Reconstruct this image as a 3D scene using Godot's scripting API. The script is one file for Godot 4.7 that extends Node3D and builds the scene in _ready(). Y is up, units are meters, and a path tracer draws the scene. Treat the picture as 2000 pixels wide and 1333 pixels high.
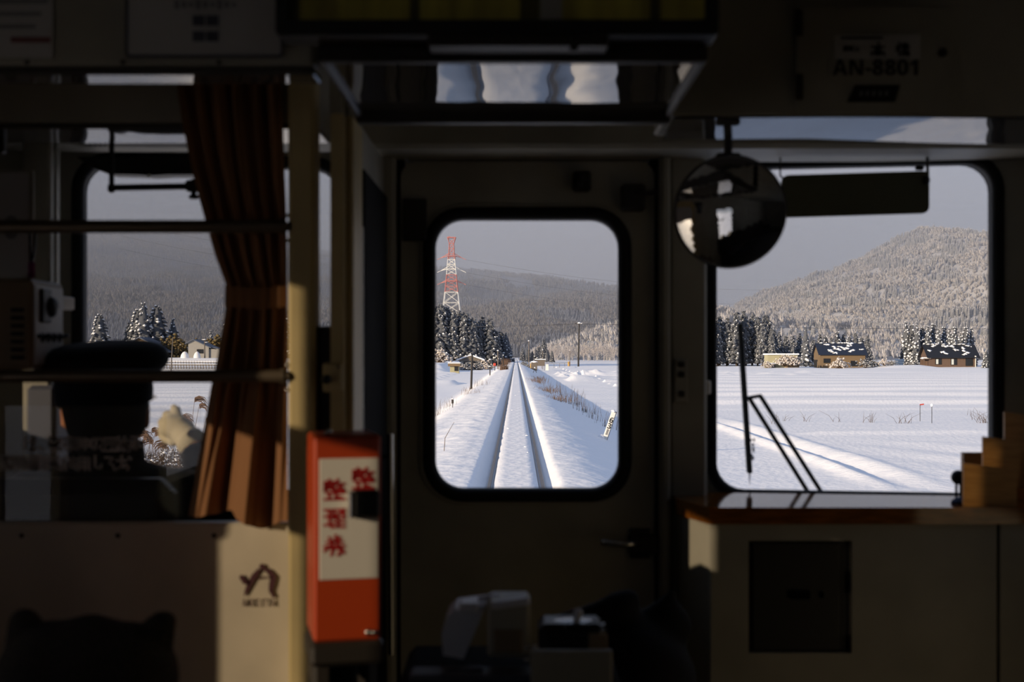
extends Node3D
# A winter railway line seen from inside a small railcar, over the driver's shoulder.
# World: y = 0 is the top of the rails, the car floor lies at FLOOR, the train looks towards -z, metres.

const FOCAL := 2500.0          # focal length in pixels of the 2000 x 1333 frame
const CX := 1008.0             # where the track vanishes
const CY := 694.0
const EYE := 2.57
const FLOOR := 1.22

var used := {}
var M := {}
var rng := RandomNumberGenerator.new()
var noise := FastNoiseLite.new()
var noise_fine := FastNoiseLite.new()


func P(x: float, y: float, d: float) -> Vector3:
	return Vector3((x - CX) / FOCAL * d, EYE - (y - CY) / FOCAL * d, -d)


# ---------------------------------------------------------------- mesh builder
class MB:
	var v := PackedVector3Array()
	var n := PackedVector3Array()
	var c := PackedColorArray()
	var uv := PackedVector2Array()
	var col := Color.WHITE
	var colored := false

	func tri3(a: Vector3, b: Vector3, d: Vector3, na: Vector3, nb: Vector3, nd: Vector3) -> void:
		if (d - a).cross(b - a).dot(na + nb + nd) < 0.0:
			v.append(a); v.append(d); v.append(b)
			n.append(na); n.append(nd); n.append(nb)
		else:
			v.append(a); v.append(b); v.append(d)
			n.append(na); n.append(nb); n.append(nd)
		if colored:
			c.append(col); c.append(col); c.append(col)

	func tri(a: Vector3, b: Vector3, d: Vector3, out: Vector3) -> void:
		var g := (d - a).cross(b - a).normalized()
		if g.dot(out) < 0.0:
			g = -g
		tri3(a, b, d, g, g, g)

	func quad(a: Vector3, b: Vector3, d: Vector3, e: Vector3, out: Vector3) -> void:
		tri(a, b, d, out)
		tri(a, d, e, out)

	func box(p: Vector3, s: Vector3, r := 0.0, bs := Basis()) -> void:
		var h := s * 0.5
		r = minf(r, minf(h.x, minf(h.y, h.z)) * 0.9)
		for ax in 3:
			var u := (ax + 1) % 3
			var w := (ax + 2) % 3
			for sg in [-1.0, 1.0]:
				var q := []
				for k in [[-1.0, -1.0], [1.0, -1.0], [1.0, 1.0], [-1.0, 1.0]]:
					var t := Vector3()
					t[ax] = sg * h[ax]
					t[u] = k[0] * (h[u] - r)
					t[w] = k[1] * (h[w] - r)
					q.append(p + bs * t)
				var o := Vector3()
				o[ax] = sg
				quad(q[0], q[1], q[2], q[3], bs * o)
		if r <= 0.0:
			return
		for ax in 3:
			var u := (ax + 1) % 3
			var w := (ax + 2) % 3
			for su in [-1.0, 1.0]:
				for sw in [-1.0, 1.0]:
					var q := []
					for k in [[-1.0, 0], [1.0, 0], [1.0, 1], [-1.0, 1]]:
						var t := Vector3()
						t[ax] = k[0] * (h[ax] - r)
						t[u] = su * (h[u] - (r if k[1] == 0 else 0.0))
						t[w] = sw * (h[w] - (0.0 if k[1] == 0 else r))
						q.append(p + bs * t)
					var o := Vector3()
					o[u] = su
					o[w] = sw
					quad(q[0], q[1], q[2], q[3], bs * o)
		for sx in [-1.0, 1.0]:
			for sy in [-1.0, 1.0]:
				for sz in [-1.0, 1.0]:
					var sgn := Vector3(sx, sy, sz)
					var k := []
					for ax in 3:
						var t := (h - Vector3.ONE * r) * sgn
						t[ax] = h[ax] * sgn[ax]
						k.append(p + bs * t)
					tri(k[0], k[1], k[2], bs * sgn)

	func span(a: Vector3, b: Vector3, r := 0.0) -> void:      # box from corner to corner
		box((a + b) * 0.5, (b - a).abs(), r)

	func bar(a: Vector3, b: Vector3, w: float, t: float, r := 0.0, up := Vector3.UP) -> void:
		var z := (b - a).normalized()
		var x := up.cross(z)
		if x.length() < 0.01:
			x = Vector3.RIGHT.cross(z)
		x = x.normalized()
		box((a + b) * 0.5, Vector3(w, t, (b - a).length()), r, Basis(x, z.cross(x), z))

	func tube(pts: Array, rad, sides := 8, cap := true) -> void:
		var m := pts.size()
		var rings := []
		var dirs := []
		var x := Vector3()
		for i in m:
			var t: Vector3 = (pts[mini(i + 1, m - 1)] - pts[maxi(i - 1, 0)]).normalized()
			if i == 0:
				x = t.cross(Vector3.UP if absf(t.y) < 0.9 else Vector3.RIGHT).normalized()
			x = (x - t * x.dot(t)).normalized()
			var y := t.cross(x)
			var r: float = rad[i] if rad is Array else rad
			var ring := []
			var dd := []
			for k in sides:
				var a := TAU * k / sides
				var o := x * cos(a) + y * sin(a)
				dd.append(o)
				ring.append(pts[i] + o * r)
			rings.append(ring)
			dirs.append(dd)
		for i in m - 1:
			for k in sides:
				var k2 := (k + 1) % sides
				tri3(rings[i][k], rings[i][k2], rings[i + 1][k2], dirs[i][k], dirs[i][k2], dirs[i + 1][k2])
				tri3(rings[i][k], rings[i + 1][k2], rings[i + 1][k], dirs[i][k], dirs[i + 1][k2], dirs[i + 1][k])
		if cap:
			for e in [0, m - 1]:
				var o: Vector3 = (pts[0] - pts[1]) if e == 0 else (pts[m - 1] - pts[m - 2])
				for k in range(1, sides - 1):
					tri(rings[e][0], rings[e][k], rings[e][k + 1], o)

	func lathe(prof: Array, xf: Transform3D, segs := 24) -> void:   # prof: Vector2(radius, height) upwards
		for i in prof.size() - 1:
			var a: Vector2 = prof[i]
			var b: Vector2 = prof[i + 1]
			var e := b - a
			var nn := Vector2(e.y, -e.x).normalized()
			for k in segs:
				var t0 := TAU * k / segs
				var t1 := TAU * (k + 1) / segs
				var d0 := Vector3(cos(t0), 0, sin(t0))
				var d1 := Vector3(cos(t1), 0, sin(t1))
				var q := [xf * (d0 * a.x + Vector3.UP * a.y), xf * (d1 * a.x + Vector3.UP * a.y), xf * (d1 * b.x + Vector3.UP * b.y), xf * (d0 * b.x + Vector3.UP * b.y)]
				var n0 := (xf.basis * (d0 * nn.x + Vector3.UP * nn.y)).normalized()
				var n1 := (xf.basis * (d1 * nn.x + Vector3.UP * nn.y)).normalized()
				if b.x > 1e-6:
					tri3(q[0], q[2], q[3], n0, n1, n0)
				if a.x > 1e-6:
					tri3(q[0], q[1], q[2], n0, n1, n1)

	func ball(p: Vector3, r: Vector3, bs := Basis(), segs := 10, rings := 6) -> void:
		for i in rings:
			for k in segs:
				var q := []
				var m := []
				for e in [[0, 0], [0, 1], [1, 1], [1, 0]]:
					var th: float = PI * (i + e[0]) / rings
					var ph: float = TAU * (k + e[1]) / segs
					var d := Vector3(sin(th) * cos(ph), cos(th), sin(th) * sin(ph))
					q.append(p + bs * (d * r))
					m.append((bs * (d / r)).normalized())
				if i > 0:
					tri3(q[0], q[1], q[2], m[0], m[1], m[2])
				if i < rings - 1:
					tri3(q[0], q[2], q[3], m[0], m[2], m[3])

	func gem(p: Vector3, r: Vector3, bs := Basis()) -> void:       # eight-faced lump with soft shading
		var ax := [bs.x * r.x, bs.y * r.y, bs.z * r.z]
		for sx in [-1.0, 1.0]:
			for sy in [-1.0, 1.0]:
				for sz in [-1.0, 1.0]:
					tri3(p + ax[0] * sx, p + ax[1] * sy, p + ax[2] * sz, bs.x * sx, bs.y * sy, bs.z * sz)

	func prism(poly: PackedVector2Array, z0: float, z1: float, xf := Transform3D()) -> void:
		var idx := Geometry2D.triangulate_polygon(poly)
		var mid := Vector2()
		for p in poly:
			mid += p / poly.size()
		for k in range(0, idx.size(), 3):
			for zz in [z0, z1]:
				var out := xf.basis.z * (1.0 if zz == maxf(z0, z1) else -1.0)
				tri(xf * Vector3(poly[idx[k]].x, poly[idx[k]].y, zz), xf * Vector3(poly[idx[k + 1]].x, poly[idx[k + 1]].y, zz), xf * Vector3(poly[idx[k + 2]].x, poly[idx[k + 2]].y, zz), out)
		var cw := Geometry2D.is_polygon_clockwise(poly)
		for i in poly.size():
			var a := poly[i]
			var b := poly[(i + 1) % poly.size()]
			var e := b - a
			var o := Vector2(-e.y, e.x) if cw else Vector2(e.y, -e.x)
			quad(xf * Vector3(a.x, a.y, z0), xf * Vector3(b.x, b.y, z0), xf * Vector3(b.x, b.y, z1), xf * Vector3(a.x, a.y, z1), xf.basis * Vector3(o.x, o.y, 0))

	func frame(outer: PackedVector2Array, inner: PackedVector2Array, z0: float, z1: float, xf := Transform3D()) -> void:
		var m := outer.size()
		var mid := Vector2()
		for p in inner:
			mid += p / m
		for i in m:
			var j := (i + 1) % m
			var oa := outer[i]
			var ob := outer[j]
			var ia := inner[i]
			var ib := inner[j]
			for zz in [z0, z1]:
				var out := xf.basis.z * (1.0 if zz == maxf(z0, z1) else -1.0)
				quad(xf * Vector3(oa.x, oa.y, zz), xf * Vector3(ob.x, ob.y, zz), xf * Vector3(ib.x, ib.y, zz), xf * Vector3(ia.x, ia.y, zz), out)
			var oi := mid - (ia + ib) * 0.5
			quad(xf * Vector3(ia.x, ia.y, z0), xf * Vector3(ib.x, ib.y, z0), xf * Vector3(ib.x, ib.y, z1), xf * Vector3(ia.x, ia.y, z1), xf.basis * Vector3(oi.x, oi.y, 0))
			var oo := (oa + ob) * 0.5 - mid
			quad(xf * Vector3(oa.x, oa.y, z0), xf * Vector3(ob.x, ob.y, z0), xf * Vector3(ob.x, ob.y, z1), xf * Vector3(oa.x, oa.y, z1), xf.basis * Vector3(oo.x, oo.y, 0))

	func hoop(pts: PackedVector2Array, rx: float, rz: float, xf := Transform3D(), sides := 8) -> void:   # closed tube round a flat outline
		var m := pts.size()
		var rings := []
		var dirs := []
		for i in m:
			var t := (pts[(i + 1) % m] - pts[(i + m - 1) % m]).normalized()
			var o := Vector2(t.y, -t.x)
			var ring := []
			var dd := []
			for k in sides:
				var a := TAU * (k + 0.5) / sides
				ring.append(xf * Vector3(pts[i].x + o.x * cos(a) * rx, pts[i].y + o.y * cos(a) * rx, sin(a) * rz))
				dd.append((xf.basis * Vector3(o.x * cos(a), o.y * cos(a), sin(a))).normalized())
			rings.append(ring)
			dirs.append(dd)
		for i in m:
			var j := (i + 1) % m
			for k in sides:
				var k2 := (k + 1) % sides
				tri3(rings[i][k], rings[i][k2], rings[j][k2], dirs[i][k], dirs[i][k2], dirs[j][k2])
				tri3(rings[i][k], rings[j][k2], rings[j][k], dirs[i][k], dirs[j][k2], dirs[j][k])

	func grid(nu: int, nv: int, fn: Callable, want_uv := false) -> void:   # a smooth sheet; fn(u, v) gives a point
		var p := []
		for j in nv + 1:
			for i in nu + 1:
				p.append(fn.call(float(i) / nu, float(j) / nv))
		var q := []
		var w := nu + 1
		for j in nv + 1:
			for i in nu + 1:
				var du: Vector3 = p[j * w + mini(i + 1, nu)] - p[j * w + maxi(i - 1, 0)]
				var dv: Vector3 = p[mini(j + 1, nv) * w + i] - p[maxi(j - 1, 0) * w + i]
				q.append(du.cross(dv).normalized())
		for j in nv:
			for i in nu:
				var a := j * w + i
				var b := a + 1
				var d := a + w
				var e := d + 1
				for t in [[a, b, e], [a, e, d]]:
					var k: Array = t
					if (p[k[2]] - p[k[0]]).cross(p[k[1]] - p[k[0]]).dot(q[k[0]] + q[k[1]] + q[k[2]]) < 0.0:
						k = [t[0], t[2], t[1]]
					for s in k:
						v.append(p[s])
						n.append(q[s])
						if want_uv:
							uv.append(Vector2(float(s % w) / nu, float(s / w) / nv))
						if colored:
							c.append(col)

	func mesh() -> ArrayMesh:
		var a := []
		a.resize(Mesh.ARRAY_MAX)
		a[Mesh.ARRAY_VERTEX] = v
		a[Mesh.ARRAY_NORMAL] = n
		if colored:
			a[Mesh.ARRAY_COLOR] = c
		if uv.size() == v.size() and uv.size() > 0:
			a[Mesh.ARRAY_TEX_UV] = uv
		var m := ArrayMesh.new()
		if v.size():
			m.add_surface_from_arrays(Mesh.PRIMITIVE_TRIANGLES, a)
		return m


# ---------------------------------------------------------------- scene helpers
func numbered(called: String) -> String:
	if not used.has(called):
		used[called] = 0
		return called
	used[called] += 1
	return "%s_%03d" % [called, used[called]]


func tag(o: Node, label: String, category: String, group := "") -> Node:
	o.set_meta("label", label)
	o.set_meta("category", category)
	if group:
		o.set_meta("group", group)
	return o


func thing(called: String, label: String, category: String, at := Vector3.ZERO, group := "") -> Node3D:
	var o := Node3D.new()
	o.name = numbered(called)
	add_child(o)
	o.position = at
	tag(o, label, category, group)
	return o


func part(called: String, mb, mat: Material, parent: Node) -> MeshInstance3D:
	var o := MeshInstance3D.new()
	o.name = called
	if mb is MB:
		o.mesh = mb.mesh()
	else:
		o.mesh = mb
	o.material_override = mat
	parent.add_child(o, true)
	if called in ["snow", "foliage", "twigs", "frosted_twigs", "leaves", "roof_snow", "porch_snow", "pickets", "ice", "plume", "grass_blades"]:
		o.set_meta("kind", "stuff")
	return o


func solo(called: String, mb, mat: Material, label: String, category: String, at := Vector3.ZERO, group := "") -> MeshInstance3D:
	var o := part(numbered(called), mb, mat, self)
	o.position = at
	tag(o, label, category, group)
	return o


func struct(called: String, mb, mat: Material, label: String, category := "structure") -> MeshInstance3D:
	var o := part(called, mb, mat, self)
	tag(o, label, category)
	o.set_meta("kind", "structure")
	return o


func group_node(called: String, label: String, category: String) -> Node3D:
	var o := thing(called, label, category)
	o.set_meta("kind", "structure")
	return o


func copy(o: Node3D, label := "") -> Node3D:
	var r: Node3D = o.duplicate()
	r.name = numbered(String(o.name))
	add_child(r)
	if label:
		r.set_meta("label", label)
	return r


func rrect(w: float, h: float, r: float, k := 6, at := Vector2.ZERO) -> PackedVector2Array:
	var out := PackedVector2Array()
	var q := [Vector2(1, 1), Vector2(-1, 1), Vector2(-1, -1), Vector2(1, -1)]
	for i in 4:
		for j in k + 1:
			var a := PI / 2 * (i + float(j) / k)
			out.append(at + Vector2(q[i].x * (w / 2 - r), q[i].y * (h / 2 - r)) + Vector2(cos(a), sin(a)) * r)
	return out


func mat(c: Color, rough := 0.6, metal := 0.0) -> StandardMaterial3D:
	var m := StandardMaterial3D.new()
	m.albedo_color = c
	m.roughness = rough
	m.metallic = metal
	return m


func noise_tex(freq: float, size := 256, seed_ := 1, normal := false, a := Color.BLACK, b := Color.WHITE) -> NoiseTexture2D:
	var t := NoiseTexture2D.new()
	var f := FastNoiseLite.new()
	f.seed = seed_
	f.frequency = freq
	f.fractal_octaves = 4
	t.noise = f
	t.width = size
	t.height = size
	t.seamless = true
	t.as_normal_map = normal
	if not normal and (a != Color.BLACK or b != Color.WHITE):
		var g := Gradient.new()
		g.set_color(0, a)
		g.set_color(1, b)
		t.color_ramp = g
	return t


func relief(m: StandardMaterial3D, tex: Texture2D, scale: float, cm: float) -> StandardMaterial3D:
	m.uv1_triplanar = true
	m.uv1_world_triplanar = true
	m.uv1_scale = Vector3.ONE * scale
	m.heightmap_enabled = true
	m.heightmap_texture = tex
	m.heightmap_scale = cm
	return m


func grain(m: StandardMaterial3D, tex: Texture2D, scale: Vector3) -> StandardMaterial3D:
	m.uv1_triplanar = true
	m.uv1_scale = scale
	m.albedo_texture = tex
	return m


func glass(alpha: float, c := Color(0.5, 0.52, 0.5)) -> StandardMaterial3D:
	var m := mat(Color(c.r, c.g, c.b, alpha), 0.0)
	m.transparency = BaseMaterial3D.TRANSPARENCY_ALPHA
	return m


# strokes on a 10 x 10 field, y downwards, each a run of digit pairs
const GLYPH := {
	"整": "0141 2005 02420444 0204 4244 2305 2345 6052 5292 825595 6295 1696 5659 5878 2729 0999",
	"理": "0131 0434 0838 2128 41914545 4145 9195 4393 4595 6569 4797 3999",
	"券": "2132 7162 1383 0595 5053 4307 5398 3676 7679 7969 4639",
	"緊": "00400545 0005 0242 2042 51915563 616395 254616 65064678 1787 5759 3829 7889",
	"急": "401173 3171437373 1575 1377 7375 1626 2739597688 4757 8698",
	"時": "01310737 0107 3137 0434 4292 6164 4494 4696 8589? 6768",
	"連": "1122 0424271809 2999 3191 4252 42828646 4282 4484 4686 6168",
	"絡": "2013 33131 1535 2529 1708 3738 6052 5282735599 535588 56868956 5659",
	"携": "0232 2029 0535 5042 4146 4191 4393 4595 6165 4797 6759 868979",
	"帯": "0292 2024 5054 8084 2484 0696 0608 9698 2689? 2729 8789 5659",
	"電": "1080 0292 0204 9294 5064 2333 6373 1585 1588 8588 1787 1989 55595999",
	"話": "0232 1030 0434 0636 0839? 0838 0639? 8041 4393 6265 56868956 5659",
	"を": "1282 5024133587 8444563758798",
	"使": "2004 1319 3292 4484? 44848647 4684? 6160 605799 8599 4684",
	"用": "1181 1119 8189 1484 1787 5159",
	"し": "3037587876",
	"て": "1191614445667989",
	"お": "0363 3037182857 568687796 8192",
	"は": "1018 4383 65706959485877 8868 6068",
	"、": "2748",
	"の": "5148272714315171938577",
	"高": "5053 0393 3464663634 09079799 3868 3839 6869",
	"橋": "0333 2029 2206 4181 6153 6183 4393 5484 5456 8486 5686 4797 4749 9799 6888 6869 8889",
	"手": "1131? 2070 1373 0696 5058 5837",
	"運": "1122 0424271809 2999 3091 3032 9192 3393 42848646 4264? 6168 4484",
	"転": "0141 03434707 0303 0307 0545 0949? 2029 5191 4494 6457 5798 7899",
	"士": "0494 5059 2080? 1989",
}


func lettering(text: String, size: float, pitch: Vector2, weight: float, depth: float) -> MB:
	var mb := MB.new()
	var at := Vector2()
	for ch in text:
		var s: String = GLYPH.get(ch, "")
		for stroke in s.split(" ", false):
			if stroke.contains("?"):
				continue
			var pts := []
			for i in range(0, stroke.length() - 1, 2):
				pts.append(Vector2(float(stroke[i]), 9.0 - float(stroke[i + 1])) / 9.0 * size + at)
			for i in pts.size() - 1:
				var a: Vector2 = pts[i]
				var b: Vector2 = pts[i + 1]
				if a.distance_to(b) < 1e-5:
					continue
				var dd := (b - a).normalized() * weight * 0.5
				mb.bar(Vector3(a.x - dd.x, a.y - dd.y, depth * 0.5), Vector3(b.x + dd.x, b.y + dd.y, depth * 0.5), weight, depth, 0.0, Vector3.BACK)
		at += pitch
	return mb


func text_mesh(text: String, height: float, depth: float, bold := true) -> TextMesh:
	var t := TextMesh.new()
	var f := SystemFont.new()
	f.font_names = PackedStringArray(["Droid Sans"])
	f.font_weight = 700 if bold else 400
	t.font = f
	t.text = text
	t.font_size = 64
	t.pixel_size = height / 46.0
	t.depth = depth
	return t


func height_mesh(xs: PackedFloat32Array, zs: PackedFloat32Array, fn: Callable) -> ArrayMesh:
	var w := xs.size()
	var h := zs.size()
	var v := PackedVector3Array()
	var nn := PackedVector3Array()
	var ix := PackedInt32Array()
	for j in h:
		for i in w:
			v.append(Vector3(xs[i], fn.call(xs[i], zs[j]), zs[j]))
	for j in h:
		for i in w:
			var du := v[j * w + mini(i + 1, w - 1)] - v[j * w + maxi(i - 1, 0)]
			var dv := v[mini(j + 1, h - 1) * w + i] - v[maxi(j - 1, 0) * w + i]
			var k := du.cross(dv).normalized()
			nn.append(k if k.y > 0 else -k)
	for j in h - 1:
		for i in w - 1:
			var a := j * w + i
			ix.append_array(PackedInt32Array([a, a + w, a + 1, a + 1, a + w, a + w + 1]))
	var arr := []
	arr.resize(Mesh.ARRAY_MAX)
	arr[Mesh.ARRAY_VERTEX] = v
	arr[Mesh.ARRAY_NORMAL] = nn
	arr[Mesh.ARRAY_INDEX] = ix
	var m := ArrayMesh.new()
	m.add_surface_from_arrays(Mesh.PRIMITIVE_TRIANGLES, arr)
	return m


# ---------------------------------------------------------------- surface nets round tapered capsules
func nets(bones: Array, blend: float, cell: float) -> ArrayMesh:      # bones: [a, b, radius at a, radius at b]
	var lo := Vector3.INF
	var hi := -Vector3.INF
	for b in bones:
		var r: float = maxf(b[2], b[3]) + cell * 3 + blend
		lo = lo.min(b[0] - Vector3.ONE * r).min(b[1] - Vector3.ONE * r)
		hi = hi.max(b[0] + Vector3.ONE * r).max(b[1] + Vector3.ONE * r)
	var nx := int((hi.x - lo.x) / cell) + 2
	var ny := int((hi.y - lo.y) / cell) + 2
	var nz := int((hi.z - lo.z) / cell) + 2
	var f := PackedFloat32Array()
	f.resize(nx * ny * nz)
	f.fill(10.0)
	for b in bones:
		var a: Vector3 = b[0]
		var e: Vector3 = b[1] - a
		var ee := maxf(e.length_squared(), 1e-9)
		var ra: float = b[2]
		var rb: float = b[3]
		var m := maxf(ra, rb) + cell * 2.5 + blend
		var p0 := (a.min(b[1]) - Vector3.ONE * m - lo) / cell
		var p1 := (a.max(b[1]) + Vector3.ONE * m - lo) / cell
		for k in range(maxi(int(p0.z), 0), mini(int(p1.z) + 1, nz - 1) + 1):
			for j in range(maxi(int(p0.y), 0), mini(int(p1.y) + 1, ny - 1) + 1):
				for i in range(maxi(int(p0.x), 0), mini(int(p1.x) + 1, nx - 1) + 1):
					var p := lo + Vector3(i, j, k) * cell - a
					var t := clampf(p.dot(e) / ee, 0.0, 1.0)
					var d := (p - e * t).length() - lerpf(ra, rb, t)
					var q := (k * ny + j) * nx + i
					var o := f[q]
					var hh := maxf(blend - absf(o - d), 0.0) / blend
					f[q] = minf(o, d) - hh * hh * blend * 0.25
	var vert := {}
	var v := PackedVector3Array()
	var corner := [Vector3i(0, 0, 0), Vector3i(1, 0, 0), Vector3i(0, 1, 0), Vector3i(1, 1, 0), Vector3i(0, 0, 1), Vector3i(1, 0, 1), Vector3i(0, 1, 1), Vector3i(1, 1, 1)]
	var edges := [[0, 1], [2, 3], [4, 5], [6, 7], [0, 2], [1, 3], [4, 6], [5, 7], [0, 4], [1, 5], [2, 6], [3, 7]]
	for k in nz - 1:
		for j in ny - 1:
			for i in nx - 1:
				var q := (k * ny + j) * nx + i
				if f[q] > cell * 2.5:
					continue
				var val := [f[q], f[q + 1], f[q + nx], f[q + nx + 1], f[q + nx * ny], f[q + nx * ny + 1], f[q + nx * ny + nx], f[q + nx * ny + nx + 1]]
				var inside := 0
				for x in val:
					if x < 0.0:
						inside += 1
				if inside == 0 or inside == 8:
					continue
				var s := Vector3()
				var cnt := 0
				for ed in edges:
					var fa: float = val[ed[0]]
					var fb: float = val[ed[1]]
					if (fa < 0.0) != (fb < 0.0):
						s += Vector3(corner[ed[0]]).lerp(Vector3(corner[ed[1]]), fa / (fa - fb))
						cnt += 1
				vert[q] = v.size()
				v.append(lo + (Vector3(i, j, k) + s / cnt) * cell)
	var nrm := PackedVector3Array()
	nrm.resize(v.size())
	var ix := PackedInt32Array()
	var step := [1, nx, nx * ny]
	for k in range(1, nz - 1):
		for j in range(1, ny - 1):
			for i in range(1, nx - 1):
				var q := (k * ny + j) * nx + i
				for ax in 3:
					var q2: int = q + step[ax]
					if (f[q] < 0.0) == (f[q2] < 0.0):
						continue
					var u: int = step[(ax + 1) % 3]
					var w: int = step[(ax + 2) % 3]
					var ids := [vert.get(q, -1), vert.get(q - u, -1), vert.get(q - u - w, -1), vert.get(q - w, -1)]
					if ids.has(-1):
						continue
					if f[q] >= 0.0:
						ids = [ids[3], ids[2], ids[1], ids[0]]
					ix.append_array(PackedInt32Array([ids[0], ids[2], ids[1], ids[0], ids[3], ids[2]]))
	for t in range(0, ix.size(), 3):
		var g := (v[ix[t + 2]] - v[ix[t]]).cross(v[ix[t + 1]] - v[ix[t]])
		for s in 3:
			nrm[ix[t + s]] += g
	for t in nrm.size():
		nrm[t] = nrm[t].normalized()
	var arr := []
	arr.resize(Mesh.ARRAY_MAX)
	arr[Mesh.ARRAY_VERTEX] = v
	arr[Mesh.ARRAY_NORMAL] = nrm
	arr[Mesh.ARRAY_INDEX] = ix
	var out := ArrayMesh.new()
	out.add_surface_from_arrays(Mesh.PRIMITIVE_TRIANGLES, arr)
	return out


# ---------------------------------------------------------------- build order
func _ready() -> void:
	# camera: the lens is shifted up a little, the film stays upright
	var cam := Camera3D.new()
	cam.name = "camera"
	add_child(cam)
	var lens := CameraAttributesPhysical.new()
	lens.frustum_near = 0.05
	lens.frustum_far = 12000.0
	lens.frustum_focal_length = 33.0
	lens.exposure_aperture = 3.6
	lens.frustum_focus_distance = 160.0
	cam.attributes = lens
	cam.projection = Camera3D.PROJECTION_FRUSTUM
	cam.near = 0.05
	cam.far = 12000.0
	cam.keep_aspect = Camera3D.KEEP_HEIGHT
	cam.size = 1333.0 / FOCAL * 0.05
	cam.frustum_offset = Vector2(1000.0 - CX, CY - 666.5) / FOCAL * 0.05
	cam.position = Vector3(0, EYE, 0)
	cam.current = true

	# sky, haze settings and exposure
	var around := WorldEnvironment.new()
	around.name = "world_environment"
	var env := Environment.new()
	env.background_mode = Environment.BG_SKY
	var sky := Sky.new()
	var air := ProceduralSkyMaterial.new()
	air.sky_top_color = Color(0.62, 0.69, 0.82)
	air.sky_horizon_color = Color(0.7, 0.708, 0.738)
	air.sky_curve = 0.2
	air.ground_bottom_color = Color(0.66, 0.67, 0.7)
	air.ground_horizon_color = Color(0.69, 0.698, 0.725)
	sky.sky_material = air
	env.sky = sky
	env.tonemap_mode = Environment.TONE_MAPPER_LINEAR
	env.tonemap_exposure = 1.0
	env.sdfgi_enabled = true
	env.ssao_enabled = true
	env.ssil_enabled = true
	env.volumetric_fog_enabled = true
	env.volumetric_fog_density = 0.0
	around.environment = env
	add_child(around)

	# low winter sun from behind on the left
	var az := deg_to_rad(40.0)
	var el := deg_to_rad(12.0)
	var to_sun := Vector3(-cos(az) * cos(el), sin(el), sin(az) * cos(el))
	var sun := DirectionalLight3D.new()
	sun.name = "sun"
	sun.light_color = Color(1.0, 0.9, 0.76)
	sun.light_energy = 2.3
	sun.light_angular_distance = 0.7
	sun.shadow_enabled = true
	sun.sky_mode = DirectionalLight3D.SKY_MODE_LIGHT_ONLY
	sun.basis = Basis.looking_at(-to_sun)
	add_child(sun)

	rng.seed = 20
	noise.seed = 4
	noise.frequency = 0.02
	noise_fine.seed = 9
	noise_fine.frequency = 0.6
	noise_fine.fractal_octaves = 3
	materials()
	build_ground()
	build_mountains()
	build_haze()
	build_shell()
	build_front()
	build_partition()
	build_cab()
	build_driver()
	build_furniture()
	build_groves()
	build_houses()
	build_lineside()
	build_small_plants()


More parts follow.
